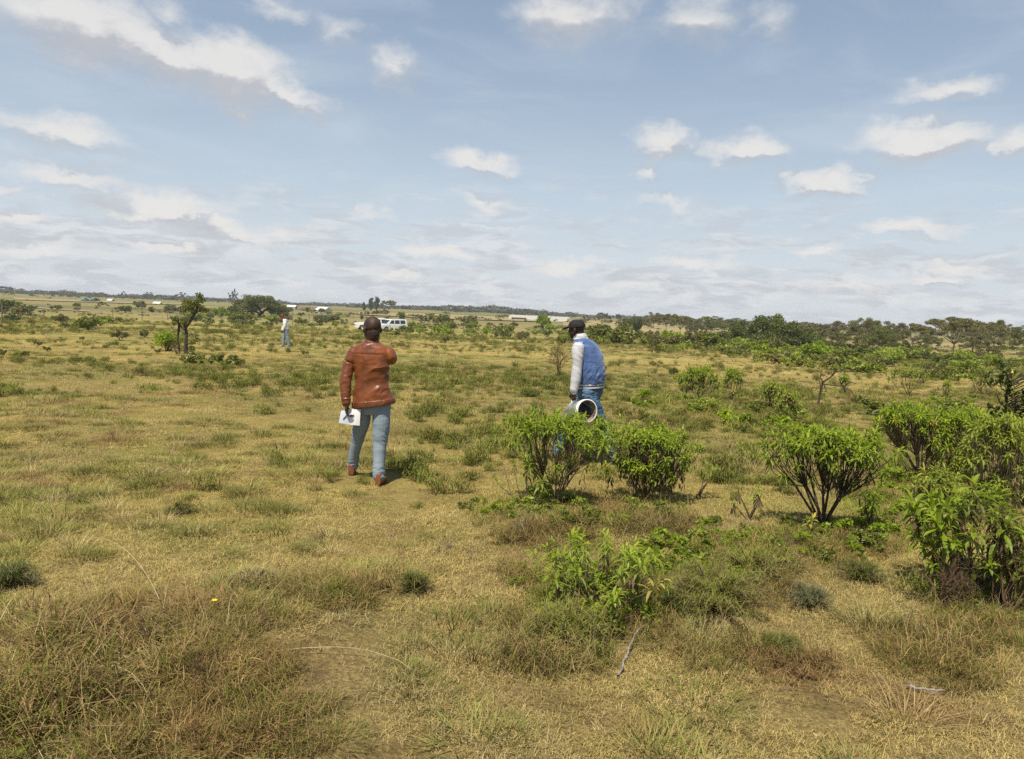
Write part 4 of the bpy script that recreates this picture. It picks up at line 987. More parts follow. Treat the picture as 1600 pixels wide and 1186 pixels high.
# scattered far scrub over the fields beyond the belts
n = 1500; a_ = rng.uniform(-.66, .66, n); dd = np.sqrt(rng.uniform(150 ** 2, 620 ** 2, n)); x = np.tan(a_) * dd; y = dd
k_ = fbm(x * .012 + 30, y * .006, 3) + rng.normal(0, .15, n) > .10; x, y = x[k_], y[k_]
FS = [bush_meshes(0, 240, .32, lm=lm, W=3, H=1.5, clumps=12, stems=1)[1] for lm in (L_olive, L_mid, L_grey, L_olive)]
s_ = .35 + 1.3 * rng.random(len(x)) ** 2
o = scatter('distant_scrub', FS, np.column_stack([x, y, gh(x, y)]), np.column_stack([np.zeros((len(x), 2)), rng.uniform(0, 6, len(x))]), np.column_stack([s_, s_, s_ * .9]), rng.integers(0, 4, len(x)))
tag(o, 'sparse far scrub scattered over the fields', 'scrub', kind='stuff')
# ------------------------------------------------------------ people
def remeshed(g, name, voxel, mats, smooth=4, disp=None):
    me0 = g.mesh(name + '_raw', []) ; o = bpy.data.objects.new('raw', me0); COL.objects.link(o)
    m = o.modifiers.new('r', 'REMESH'); m.mode = 'VOXEL'; m.voxel_size = voxel; m.use_smooth_shade = True
    if smooth: s = o.modifiers.new('s', 'SMOOTH'); s.factor = .5; s.iterations = smooth
    bpy.context.view_layer.update()
    me = bpy.data.meshes.new_from_object(o.evaluated_get(bpy.context.evaluated_depsgraph_get())); me.name = name
    bpy.data.objects.remove(o); bpy.data.meshes.remove(me0)
    n = len(me.vertices); V = np.empty(n * 3, np.float32); me.vertices.foreach_get('co', V); V = V.reshape(-1, 3).astype(float)
    if disp is not None:
        N = np.empty(n * 3, np.float32); me.vertices.foreach_get('normal', N); N = N.reshape(-1, 3)
        V = V + N * disp(V, N)[:, None]; me.vertices.foreach_set('co', V.astype(np.float32).ravel())
    me.polygons.foreach_set('use_smooth', np.ones(len(me.polygons), bool)); me.materials.clear()
    for q in (mats if isinstance(mats, list) else [mats]): me.materials.append(q)
    me.update(); return me
def loft(g, rings, n=20):
    """rings: centre, half-width vector, half-depth vector (squarish ellipses), closed at both ends"""
    th = np.arange(n) * 2 * PI / n; c, s = np.cos(th), np.sin(th)
    c2 = np.sign(c) * abs(c) ** .88; s2 = np.sign(s) * abs(s) ** .88
    V = np.concatenate([np.asarray(C)[None] + c2[:, None] * np.asarray(a)[None] + s2[:, None] * np.asarray(b)[None] for C, a, b in rings])
    k = len(rings); i = np.arange(k - 1)[:, None] * n; j = np.arange(n)[None]; j2 = (j + 1) % n
    g.add(V, np.stack([i + j, i + j2, i + n + j2, i + n + j], -1).reshape(-1, 4), 0, 0, True)
    for r, fl in ((0, 1), (k - 1, 0)):
        st = g.n; ring_ = V[r * n:(r + 1) * n]; f = np.stack([np.arange(n), (np.arange(n) + 1) % n, np.full(n, n)], -1)
        g.add(np.vstack([ring_, ring_.mean(0)]), f[:, ::-1] if fl else f)
def ball(g, c, r, ax=None, n=16):
    """ellipsoid with radii r along axes ax"""
    ax = np.eye(3) if ax is None else ax
    el_ = np.linspace(-PI / 2, PI / 2, n // 2 + 1)[1:-1]
    loft(g, [(np.asarray(c) + ax[2] * r[2] * math.sin(e), ax[0] * r[0] * math.cos(e), ax[1] * r[1] * math.cos(e)) for e in el_], n)
def limb(g, pts, rad, n=16, sub=5):
    """tapered limb through joints, rounded"""
    pts = np.asarray(pts, float); t = np.arange(len(pts)); tt = np.linspace(0, len(pts) - 1, (len(pts) - 1) * sub + 1)
    P = np.stack([np.interp(tt, t, pts[:, q]) for q in range(3)], -1); Rr = np.interp(tt, t, rad)
    P[1:-1] = P[1:-1] * .5 + (P[:-2] + P[2:]) * .25
    tube(g, P, Rr, n); ball(g, P[0], [Rr[0]] * 3, n=12); ball(g, P[-1], [Rr[-1]] * 3, n=12)
def head(g, c, fwd, up=(0, 0, 1), s=1.0, beard=0):
    """skull, jaw, brow, nose, lips, ears; returns axes (right, forward, up)"""
    f = unit(np.asarray(fwd, float)); u = unit(np.asarray(up, float) - f * np.dot(up, f)); r = np.cross(f, u); ax = np.array([r, f, u]); c = np.asarray(c, float)
    w = lambda x, y, z: c + (r * x + f * y + u * z) * s
    ball(g, w(0, -.012, .035), [.077 * s, .098 * s, .088 * s], ax, 24); ball(g, w(0, -.035, -.025), [.057 * s, .064 * s, .10 * s], ax, 20)
    ball(g, w(0, .018, -.03), [.064 * s, .070 * s, .078 * s], ax, 20)
    ball(g, w(0, .055, -.085), [.036 * s, .035 * s, .028 * s], ax, 14)
    ball(g, w(0, .078, .022), [.050 * s, .014 * s, .012 * s], ax, 14)
    limb(g, [w(0, .085, .015), w(0, .104, -.022), w(0, .092, -.032)], [.008 * s, .013 * s, .012 * s], 10, 3)
    for q in (-1, 1):
        ball(g, w(q * .012, .094, -.028), [.009 * s, .010 * s, .008 * s], ax, 10)
        ball(g, w(q * .030, .060, -.022), [.020 * s, .022 * s, .020 * s], ax, 12)
        ball(g, w(q * .086, -.014, -.005), [.013 * s, .019 * s, .034 * s], ax, 12)
    ball(g, w(0, .086, -.052), [.024 * s, .011 * s, .007 * s], ax, 12); ball(g, w(0, .083, -.064), [.021 * s, .011 * s, .008 * s], ax, 12)
    return ax, w
def hand(g, wrist, d, pn, curl=.5, side=1, s=1.0, spread_=.12):
    """palm with four bent fingers and a thumb leaving its side; d finger direction, pn palm-facing normal, side of the thumb"""
    d = unit(np.asarray(d, float)); pn = unit(np.asarray(pn, float) - d * np.dot(pn, d)); sd = np.cross(d, pn) * side; w = np.asarray(wrist, float)
    ax = np.array([sd, pn, d]); ball(g, w + d * .048 * s, [.040 * s, .016 * s, .052 * s], ax, 14); ball(g, w + d * .005, [.026 * s, .019 * s, .03 * s], ax, 12)
    for i, (o, L) in enumerate(((.030, .070), (.010, .080), (-.010, .074), (-.029, .058))):
        p = w + d * .088 * s + sd * o * s; dd = unit(d + sd * o * spread_ * 20); P = [p - d * .02, p]; a = .15
        for k, fr in enumerate((.45, .32, .23)):
            a += curl * (1.0 + .1 * i); v = dd * math.cos(a) + pn * math.sin(a); p = p + v * L * fr * s; P.append(p)
        limb(g, P, [.0095 * s, .0095 * s, .009 * s, .0082 * s, .007 * s], 8, 2)
    p = w + d * .022 * s + sd * .030 * s; q = p + (sd * .7 + d * .75 + pn * .35) * .036 * s; e = q + (d * .8 + pn * .6 * (curl + .3) - sd * .1) * .034 * s
    limb(g, [p, q, e], [.013 * s, .0105 * s, .0085 * s], 8, 3)
def skin_mat(name, c1, c2):
    m, t = mat(name); tc_ = t.new('ShaderNodeTexCoord'); n = t.noise(tc_.outputs['Object'], 14, 4, .6)
    b = pbsdf(t, t.mix(t.ss(n, .35, .65), c1, c2), .6, .35); t.l.new(bump(t, t.noise(tc_.outputs['Object'], 90, 3, .6), .15, .002), b.inputs['Normal']); finish(t, b); return m
def cloth_mat(name, c1, c2, rough=.8, spec=.2, sc=(6, 6, 2), weave=220, bs=.35, bd=.012, sheen=0, fold=7):
    m, t = mat(name); tc_ = t.new('ShaderNodeTexCoord'); o = tc_.outputs['Object']
    n = t.noise(t.v('MULTIPLY', o, sc), 1.0, 5, .6, .6); b = pbsdf(t, t.mix(t.ss(n, .35, .68), c1, c2), rough, spec)
    f = t.noise(t.v('MULTIPLY', o, (1, 1, 2.2)), fold, 4, .55, .9)
    h = t.m('ADD', f, t.m('MULTIPLY', t.noise(o, weave, 2, .5), .06))
    t.l.new(bump(t, h, bs, bd), b.inputs['Normal']); b.inputs['Sheen Weight'].default_value = sheen; finish(t, b); return m
SKIN = skin_mat('dark_skin', (.032, .016, .011), (.055, .028, .018)); SKIN2 = skin_mat('brown_skin', (.13, .055, .035), (.19, .085, .055))
EYEW = mat('eye_white'); finish(EYEW[1], pbsdf(EYEW[1], (.7, .66, .6), .2, .5)); EYEW = EYEW[0]
LEATHER = cloth_mat('tan_leather', (.225, .067, .020), (.11, .032, .011), .36, .45, (4, 4, 3), 160, .35, .012, fold=5)
LEATHER_D = cloth_mat('tan_leather_trim', (.17, .05, .017), (.10, .028, .010), .4, .5, bs=.3)
DENIM = cloth_mat('grey_blue_denim', (.235, .285, .33), (.18, .225, .265), .9, .1, (4, 4, 2.5), 260, .3, .01, fold=7)
DENIM2 = cloth_mat('blue_denim', (.055, .105, .18), (.10, .17, .26), .9, .1, (6, 6, 2), 260, .6, .015)
DENIM3 = cloth_mat('pale_denim', (.22, .28, .34), (.15, .20, .25), .9, .1)
BLUE = cloth_mat('blue_satin', (.085, .15, .34), (.05, .09, .22), .45, .4, (4, 4, 3), 200, .5, .02, .2)
WHITE = cloth_mat('white_satin', (.52, .52, .53), (.46, .46, .48), .5, .35, (4, 4, 4), 200, .25, .012)
SHIRT = cloth_mat('white_cotton', (.70, .70, .68), (.62, .62, .62), .9, .1)
NAVY = cloth_mat('navy_knit', (.012, .016, .035), (.02, .025, .05), .8, .2)
BLACK = cloth_mat('black_cotton', (.012, .011, .012), (.025, .022, .022), .75, .2)
SHOE = cloth_mat('brown_suede', (.26, .085, .035), (.18, .06, .025), .7, .3); SOLE = cloth_mat('dark_rubber', (.03, .025, .02), (.05, .04, .03), .8, .2)
GREYSHOE = cloth_mat('pale_shoe', (.4, .38, .36), (.3, .28, .27), .7, .3); MAROON = cloth_mat('maroon_cap', (.10, .025, .025), (.15, .045, .04), .8, .2)

def eyes(me, w, s, mi=1):
    n = len(me.polygons); c = np.empty(n * 3, np.float32); me.polygons.foreach_get('center', c); c = c.reshape(-1, 3); idx = np.zeros(n, np.int32)
    for q in (-1, 1): idx[np.linalg.norm(c - w(q * .031, .082, .004)[None], axis=1) < .011 * s] = mi
    me.polygons.foreach_set('material_index', idx)
def shoe(t, heel, toe, m_, sole=None, name='shoe', s=1.0):
    h = np.asarray(heel, float); e = np.asarray(toe, float); d = unit(e - h); L = np.linalg.norm(e - h); sd = unit(np.cross(d, [0, 0, 1])); up = np.cross(sd, d)
    g = Geo(); w = lambda a, z: h + d * L * a + up * z
    loft(g, [(w(0, .045), sd * .030, up * .045), (w(.10, .055), sd * .036, up * .055), (w(.3, .052), sd * .037, up * .052), (w(.55, .038), sd * .043, up * .038), (w(.8, .028), sd * .044, up * .028), (w(.97, .020), sd * .028, up * .02)], 16)
    limb(g, [w(.14, .06), w(.14, .115)], [.040, .040], 12, 2)
    o = link(name, remeshed(g, name, .008, m_, 3), t)
    g = Geo(); loft(g, [(w(-.01, .006), sd * .030, up * .012), (w(.15, .006), sd * .038, up * .012), (w(.5, .006), sd * .044, up * .012), (w(.8, .006), sd * .047, up * .012), (w(1.0, .006), sd * .026, up * .011)], 16)
    link('sole', g.mesh('sole', sole or SOLE), o)
def folds(V, a, freq, ang=0.0, seed=0, sharp=1.5):
    c, s = math.cos(ang), math.sin(ang); u = V[:, 0] * c + V[:, 2] * s; v = -V[:, 0] * s + V[:, 2] * c
    n = fbm(u * freq * .35 + seed + V[:, 1] * 3, v * freq + seed * 1.7 + V[:, 1] * 2, 3); return a * (1 - np.abs(n) * sharp)
def near_z(V, c, w): return np.exp(-((V - np.asarray(c)) ** 2).sum(1) / w ** 2)

# ---- man in the brown leather jacket (seen from behind, at 8.5 m)
D1 = 8.55; O1 = gat(574, 749); O1 = Vector((ray(574, 749).x * D1, D1, gz(ray(574, 749).x * D1, D1)))
def p1(px, py, dy=0.0):
    d = D1 + dy; r = ray(px, py); return np.array([r.x * d - O1.x, dy, EYE + r.z * d - O1.z])
X = np.array([1., 0, 0]); Yv = np.array([0, 1., 0]); Z = np.array([0, 0, 1.])
man = thing('person', O1, 'man seen from behind in a brown leather jacket and grey-blue jeans holding a white sheet', 'person')
hc = p1(581, 514.5); fwd = np.array([-.62, .78, -.07])
sh_l, sh_r = p1(553, 547), p1(609, 549); el_l, el_r = p1(540.5, 592, -.07), p1(612, 562, .06) ; wr_l = p1(541, 631, -.13); wr_r = p1(592, 548, .34)
hp_l, hp_r = p1(568, 636), p1(596, 634); kn_l, kn_r = p1(560, 681, .12), p1(594, 690, -.03); 
an_l = np.array([p1(551, 732, .25)[0], .25, 0]); an_r = np.array([p1(592, 748, -.12)[0], -.12, 0])
for a_ in (an_l, an_r): a_[2] = gz(O1.x + a_[0], O1.y + a_[1]) - O1.z + .10
g = Geo(); ax, w = head(g, hc, fwd, (0.02, -.02, 1), 1.16)
nb = p1(581, 536, .01)
limb(g, [w(0, -.03, -.03), nb, nb - Z * .06], [.074, .072, .076], 16)
loft(g, [(p1(580, 540), X * .09, Yv * .07), (p1(581, 548), X * .16, Yv * .09), (p1(580, 575), X * .15, Yv * .10), (p1(581, 605), X * .13, Yv * .09), (p1(582, 628), X * .15, Yv * .10), (p1(582, 642), X * .13, Yv * .09)])
for a_, b_, c_ in ((sh_l, el_l, wr_l), (sh_r, el_r, wr_r)): limb(g, [a_, b_, c_], [.045, .036, .025])
for a_, b_, c_ in ((hp_l, kn_l, an_l), (hp_r, kn_r, an_r)): limb(g, [a_, b_, c_], [.07, .045, .032]); limb(g, [c_, c_ + [0, .14, -.05]], [.034, .022])
hand(g, wr_l - Z * .01, (.10, .05, -1), (1, .1, 0), .55, -1, 1.15)
hand(g, wr_r, (-.3, .2, .9), (-.6, -.4, .3), .5, 1)
me = remeshed(g, 'body', .005, [SKIN, EYEW], 5); eyes(me, w, 1.16); link('body', me, man)
# jacket
g = Geo()
loft(g, [(p1(581, 534, .005), X * .075, Yv * .07), (p1(580.5, 537), X * .12, Yv * .09), (p1(580.5, 542), X * .18, Yv * .105), (p1(581, 550), X * .215, Yv * .125), (p1(580.5, 565), X * .20, Yv * .135), (p1(580.5, 580), X * .188, Yv * .130),
         (p1(581, 598), X * .19, Yv * .128), (p1(581.5, 612), X * .212, Yv * .14), (p1(583.5, 625), X * .228 + Z * .03, Yv * .15), (p1(584, 632), X * .232 + Z * .035, Yv * .15)], 32)
limb(g, [p1(560, 549), p1(553, 552), p1(545.5, 568, -.02), el_l, p1(540.5, 612, -.10), wr_l + Z * .02], [.07, .070, .066, .060, .054, .046], 18)
limb(g, [p1(600, 551), p1(608, 553), p1(611, 558, .0), el_r, p1(604, 557, .2), wr_r], [.07, .075, .07, .064, .055, .045], 18)
def dj(V, N):
    d = folds(V, .008, 4.0, .8, 31) + folds(V, .002, 9, -.5, 18)
    d += near_z(V, el_l, .12) * folds(V, .007, 12, .4, 5, 1.8) + near_z(V, wr_l + Z * .06, .09) * folds(V, .007, 18, .2, 2, 1.8)
    d += near_z(V, p1(600, 575, -.1), .15) * folds(V, .015, 8, .35, 9, 1.8) + near_z(V, p1(598, 612, -.1), .15) * folds(V, .016, 7, .8, 4, 1.8) + near_z(V, sh_l, .12) * 0
    hem = p1(583, 634)[2]; pass
    yk = p1(583, 553)[2]; d -= .004 * np.exp(-((V[:, 2] - yk) / .007) ** 2) * (np.abs(V[:, 0]) < .17)
    return d - .002
jk = link('jacket', remeshed(g, 'jacket', .0065, LEATHER, 7, dj), man)
g = Geo(); loft(g, [(p1(581, 538.5, 0), X * .095, Yv * .082), (p1(581, 535, 0), X * .088, Yv * .080), (p1(581.5, 530.5, .005), X * .080, Yv * .074), (p1(581.5, 529.5, .005), X * .070, Yv * .064)], 24)
link('collar', remeshed(g, 'collar', .005, LEATHER_D, 2), jk)
g = Geo(); loft(g, [(p1(584, 633.5), X * .240 + Z * .036, Yv * .164), (p1(584, 629), X * .243 + Z * .035, Yv * .166), (p1(583.5, 624.5), X * .240 + Z * .032, Yv * .163)], 32); link('waistband', remeshed(g, 'waistband', .006, LEATHER_D, 2, lambda V, N: folds(V, .003, 16, 1.2, 2)), jk)
g = Geo(); limb(g, [wr_l + Z * .045, wr_l + Z * .005], [.047, .045], 16, 2); link('cuff', remeshed(g, 'cuff', .005, LEATHER_D, 1), jk)
# jeans
g = Geo()
loft(g, [(p1(582, 622), X * .165, Yv * .115), (p1(582, 634), X * .175, Yv * .12), (p1(582, 642), X * .165, Yv * .115), (p1(582, 647), X * .12, Yv * .10)], 28)
limb(g, [hp_l - X * .01, p1(566, 658, .05), kn_l, p1(553.5, 708, .2), an_l + Z * .0], [.098, .090, .070, .060, .058], 18)
limb(g, [hp_r + X * .0, p1(596, 662, -.02), kn_r, p1(592, 718, -.08), an_r + Z * .0], [.104, .098, .078, .067, .064], 18)
def dd_(V, N):
    d = folds(V, .003, 8, .2, 6)
    for k_, a_ in ((kn_l, an_l), (kn_r, an_r)):
        d += near_z(V, k_ + Z * .05, .13) * folds(V, .009, 12, -.6, 3, 1.8) + near_z(V, a_ + Z * .03, .10) * folds(V, .010, 20, .2, 1, 1.8)
    return d
link('jeans', remeshed(g, 'jeans', .0065, DENIM, 2, dd_), man)
for a_, yaw in ((an_l, -.15), (an_r, .12)): shoe(man, a_ + [0, -.07, -.10], a_ + [yaw * .25, .19, -.10], SHOE)
g = Geo(); tube(g, [wr_l - Z * .004, wr_l - Z * .022], [.036, .036], 16); link('bracelet', g.mesh('bracelet', (lambda m: (finish(m[1], pbsdf(m[1], (.75, .32, .02), .4, .5)), m[0])[1])(mat('orange_band'))), man)
# the sheet in his hand
hl = wr_l - Z * .085
mp_, t = mat('white_paper'); finish(t, pbsdf(t, (.80, .80, .82), .7, .2)); mpb, t = mat('paper_shaded_page'); finish(t, pbsdf(t, (.62, .65, .74), .7, .2)); mi_, t = mat('pen_ink'); finish(t, pbsdf(t, (.03, .03, .06), .4, .4))
pt = thing('paper', O1 + Vector(hl), 'folded white sheet of paper in the hand of the man in the leather jacket', 'paper')
cs = [p1(529.5, 660.5, -.13), p1(546.5, 663.5, -.12), p1(562, 665, -.11), p1(563.5, 640, -.11), p1(548, 639, -.11), p1(533, 642, -.12)]
for nm, idx, m_, th in (('page', (0, 1, 4, 5), mpb, 0), ('page', (1, 2, 3, 4), mp_, .001)):
    q = np.array([cs[i] - hl for i in idx]); nrm = unit(np.cross(q[1] - q[0], q[3] - q[0])); g = Geo(); uu = np.linspace(0, 1, 7); Vg = []
    for a_ in uu:
        for b_ in uu: Vg.append((q[0] * (1 - a_) + q[1] * a_) * (1 - b_) + (q[3] * (1 - a_) + q[2] * a_) * b_ + nrm * (.006 * math.sin(a_ * PI) + .004 * math.sin(b_ * 3)))
    Vg = np.array(Vg); ii = [(i * 7 + j, (i + 1) * 7 + j, (i + 1) * 7 + j + 1, i * 7 + j + 1) for i in range(6) for j in range(6)]
    g.add(np.vstack([Vg, Vg + nrm * .002]), np.array(ii + [tuple(x + 49 for x in f[::-1]) for f in ii]), 0, 0, True); link(nm, g.mesh(nm, m_), pt)
pn = tag(link('pen', (lambda g: (tube(g, [p1(536, 655, -.14) - hl, p1(544, 646, -.135) - hl], [.004, .004], 8), g.mesh('pen', mi_))[1])(Geo())), 'thin dark pen clipped against the folded sheet of paper', 'pen'); pn.location = O1 + Vector(hl)

# ---- man in the blue and white varsity jacket, walking left with a bucket (10.3 m)
D2 = 10.3; x2 = ray(915, 690).x * D2; O2 = Vector((x2, D2, gz(x2, D2)))
def p2(px, py, dy=0.0):
    d = D2 + dy; r = ray(px, py); return np.array([r.x * d - O2.x, dy, EYE + r.z * d - O2.z])
man = thing('person', O2, 'man in black cap and blue varsity jacket with white sleeves walking left with a bucket', 'person')
fw = unit(np.array([-.88, .46, -.10])); rt = unit(np.cross(fw, Z)); bk = -fw
hc = p2(900.5, 515); g = Geo(); ax, w = head(g, hc, fw, (-.10, 0, 1), 1.06)
sh_l, sh_r = p2(903, 545, -.17), p2(916, 543, .19); el_l = p2(902, 577, -.20); wr_l = p2(896.5, 612, -.22); el_r = p2(921, 575, .27); wr_r = p2(905, 600, .36)
hipc = p2(922, 612); hp_l, hp_r = hipc - rt * .09, hipc + rt * .09
kn_f = p2(889, 650, .10); kn_b = p2(936, 650, -.05)
an_f = p2(872, 690, .14); an_f[2] = gz(O2.x + an_f[0], O2.y + an_f[1]) - O2.z + .09; an_b = p2(962, 690, -.02); an_b[2] = gz(O2.x + an_b[0], O2.y + an_b[1]) - O2.z + .12
nb = p2(909, 531); limb(g, [w(0, -.03, -.03), nb, nb - Z * .05], [.058, .06, .064], 16)
loft(g, [(p2(911, 536), rt * .10, fw * .07), (p2(917, 550), rt * .17, fw * .10), (p2(922, 575), rt * .16, fw * .11), (p2(923, 600), rt * .14, fw * .10), (p2(922, 622), rt * .14, fw * .10)])
for a_, b_, c_ in ((sh_l, el_l, wr_l), (sh_r, el_r, wr_r)): limb(g, [a_, b_, c_], [.045, .036, .026])
for a_, b_, c_ in ((hp_l, kn_b, an_b), (hp_r, kn_f, an_f)): limb(g, [a_, b_, c_], [.07, .045, .032]); limb(g, [c_, c_ + fw * .14 - Z * .04], [.034, .022])
hand(g, wr_l - Z * .01, (-.05, 0, -1), (.35, .9, 0), .75, -1)
hand(g, wr_r - Z * .01, (-.2, .1, -1), (.3, -.9, 0), .4, 1)
me = remeshed(g, 'body', .005, [SKIN, EYEW], 3); eyes(me, w, 1.0); link('body', me, man)
g = Geo()
loft(g, [(p2(908, 529), rt * .10, fw * .085), (p2(912, 534), rt * .17, fw * .12), (p2(917, 543), rt * .20, fw * .155), (p2(919.5, 556), rt * .205, fw * .185), (p2(921, 572), rt * .205, fw * .195),
         (p2(922, 586), rt * .20, fw * .20), (p2(923, 597), rt * .185, fw * .19), (p2(923, 602), rt * .175, fw * .175)], 32)
def db(V, N):
    z0 = p2(922, 590)[2]; d = folds(V, .004, 6, .9, 11) + np.exp(-((V[:, 2] - z0) / .15) ** 2) * folds(V, .009, 20, 1.3, 5, 1.7)
    return d + near_z(V, sh_l + rt * .05, .16) * folds(V, .010, 16, .8, 3)
jk = link('jacket', remeshed(g, 'jacket', .0065, BLUE, 2, db), man)
for a_, b_, c_, m_ in ((sh_l, el_l, wr_l, 0), (sh_r, el_r, wr_r, 0)):
    g = Geo(); limb(g, [a_ + Z * .01, a_ * .6 + b_ * .4, b_, b_ * .5 + c_ * .5, c_ + Z * .03], [.080, .074, .068, .061, .050], 18)
    sl_ = link('sleeve', remeshed(g, 'sleeve', .006, WHITE, 2, lambda V, N: folds(V, .008, 8, -.6, 4, 1.5)), jk)
    g = Geo(); limb(g, [c_ + Z * .035, c_ - Z * .005], [.046, .042], 16, 2); cu = link('cuff', remeshed(g, 'cuff', .005, WHITE, 1), jk)
    for zo in (.028, .008): g = Geo(); tube(g, [c_ + Z * (zo + .006), c_ + Z * (zo - .005)], [.0495 if zo > .02 else .047, .0485 if zo > .02 else .046], 20); link('stripe', g.mesh('stripe', NAVY), cu)
hem = [(p2(922.5, 598.5), rt * .183, fw * .187), (p2(922.5, 602.5), rt * .178, fw * .182), (p2(922.3, 608.5), rt * .172, fw * .176)]
g = Geo(); loft(g, hem, 36); wb = link('waistband', g.mesh('waistband', NAVY), jk)
for k_ in (.45, 1.35):
    C_ = hem[0][0] * (1 - k_ / 2) + hem[2][0] * k_ / 2; g = Geo(); s0 = 1.012 - .03 * k_
    loft(g, [(C_ + Z * .012, rt * .184 * s0, fw * .188 * s0), (C_ - Z * .012, rt * .182 * s0, fw * .186 * s0)], 36); link('stripe', g.mesh('stripe', WHITE), wb)
g = Geo(); loft(g, [(p2(908, 530.5), rt * .105, fw * .10), (p2(907, 525.5), rt * .088, fw * .088), (p2(906.5, 521.5), rt * .076, fw * .076)], 24); link('collar', remeshed(g, 'collar', .005, WHITE, 2, lambda V, N: folds(V, .005, 18, 0, 3)), jk)
# cap
g = Geo(); uc = ax[2]; s_ = 1
rings_ = []
for e in np.linspace(0, PI / 2 - .12, 9): rings_.append((w(0, -.010, .028) + uc * .104 * math.sin(e), ax[0] * .097 * math.cos(e) ** .7, ax[1] * .118 * math.cos(e) ** .7))
loft(g, rings_, 28); cp = link('cap', remeshed(g, 'cap', .005, BLACK, 2, lambda V, N: folds(V, .002, 20, 0, 2)), man)
g = Geo(); loft(g, [(w(0, .080, .040), ax[0] * .072, uc * .014), (w(0, .115, .036), ax[0] * .072, uc * .015), (w(0, .150, .026), ax[0] * .058, uc * .013), (w(0, .182, .014), ax[0] * .028, uc * .007)], 20); link('brim', g.mesh('brim', BLACK), cp)
g = Geo(); ball(g, w(0, -.01, .113), [.007] * 3, n=10); link('button', g.mesh('button', BLACK), cp)
# jeans
g = Geo(); loft(g, [(p2(922.5, 600), rt * .15, fw * .15), (p2(922.5, 612), rt * .155, fw * .16), (p2(922, 622), rt * .15, fw * .14), (p2(921, 628), rt * .12, fw * .10)], 28)
limb(g, [hp_l, (hp_l + kn_b) / 2, kn_b, (kn_b + an_b) / 2, an_b], [.105, .098, .078, .068, .066], 18)
limb(g, [hp_r, (hp_r + kn_f) / 2, kn_f, (kn_f + an_f) / 2, an_f], [.105, .098, .078, .068, .066], 18)
link('jeans', remeshed(g, 'jeans', .0065, DENIM2, 2, lambda V, N: folds(V, .010, 15, -.6, 6, 1.6) + folds(V, .005, 32, .2, 2)), man)
for a_ in (an_f, an_b): shoe(man, a_ - fw * .07 - Z * (.09 if a_ is an_f else .11), a_ + fw * .19 - Z * (.09 if a_ is an_f else .115), BLACK)
# bucket
mb, t = mat('white_plastic'); tc_ = t.new('ShaderNodeTexCoord')
n_ = t.noise(tc_.outputs['Object'], 9, 5, .65); finish(t, pbsdf(t, t.mix(t.ss(n_, .50, .68), (.72, .70, .64), (.42, .38, .31)), .45, .4))
mbi, t = mat('dark_brown_inside'); tc_ = t.new('ShaderNodeTexCoord'); finish(t, pbsdf(t, t.mix(t.ss(t.noise(tc_.outputs['Object'], 8, 4, .6), .4, .6), (.09, .065, .045), (.26, .21, .16)), .7, .2))  # inside coloured a dark mottled brown, unlike the white outside
mbl, t = mat('blue_print'); finish(t, pbsdf(t, (.12, .30, .50), .5, .3)); mmt, t = mat('handle_wire'); finish(t, pbsdf(t, (.45, .45, .45), .35, .5, Metallic=1.0))
bc = p2(917.5, 642, -.30); axd = unit(np.array([.42, -.86, .12])); bu = unit(np.cross(axd, [0, 0, 1.])); bv = np.cross(bu, axd)
bk_ = thing('bucket', O2 + Vector(bc), 'white plastic bucket carried on its side with its dark open mouth towards the viewer', 'bucket')
Rm, Rb, Lb = .147, .127, .32
def rring(g, prof, mi=0, n=40):
    th = np.arange(n) * 2 * PI / n; V = np.concatenate([axd[None] * a_ + r * (np.cos(th)[:, None] * bu + np.sin(th)[:, None] * bv) for a_, r in prof]); k = len(prof)
    i = np.arange(k - 1)[:, None] * n; j = np.arange(n)[None]; j2 = (j + 1) % n; g.add(V, np.stack([i + j, i + j2, i + n + j2, i + n + j], -1).reshape(-1, 4), mi, 0, True)
g = Geo(); rring(g, [(-Lb, 0.001), (-Lb, Rb), (-.05, Rm - .004), (-.05, Rm + .006), (-.035, Rm + .006), (-.033, Rm), (-.004, Rm + .002), (-.002, Rm + .008), (.006, Rm + .008), (.007, Rm - .004)]); rring(g, [(.007, Rm - .004), (-.004, Rm - .006)]); link('shell', g.mesh('shell', mb), bk_)
g = Geo(); rring(g, [(-.004, Rm - .0065), (-Lb + .004, Rb - .005), (-Lb + .004, 0.001)]); link('inside', g.mesh('inside', mbi), bk_)
g = Geo(); th = np.linspace(2.3, 3.6, 14); V = []
for a_ in (-.10, -.24):
    for q in th: V.append(axd * a_ + (Rb + (Rm - Rb) * (a_ + Lb) / Lb + .001) * (math.cos(q) * bu + math.sin(q) * bv))
g.add(np.array(V), [(i, i + 1, 14 + i + 1, 14 + i) for i in range(13)], 0, 0, True); link('print', g.mesh('print', mbl), bk_)
hb = wr_l - Z * .085 - bc; e1, e2 = bu * (Rm + .01) - axd * .04, -bu * (Rm + .01) - axd * .04
g = Geo(); T_ = np.linspace(0, 1, 15); tube(g, np.array([e1 * (1 - s) ** 2 + 2 * s * (1 - s) * (hb * 2 - (e1 + e2) / 2) + e2 * s * s for s in T_]), .003, 6); link('handle', g.mesh('handle', mmt), bk_)

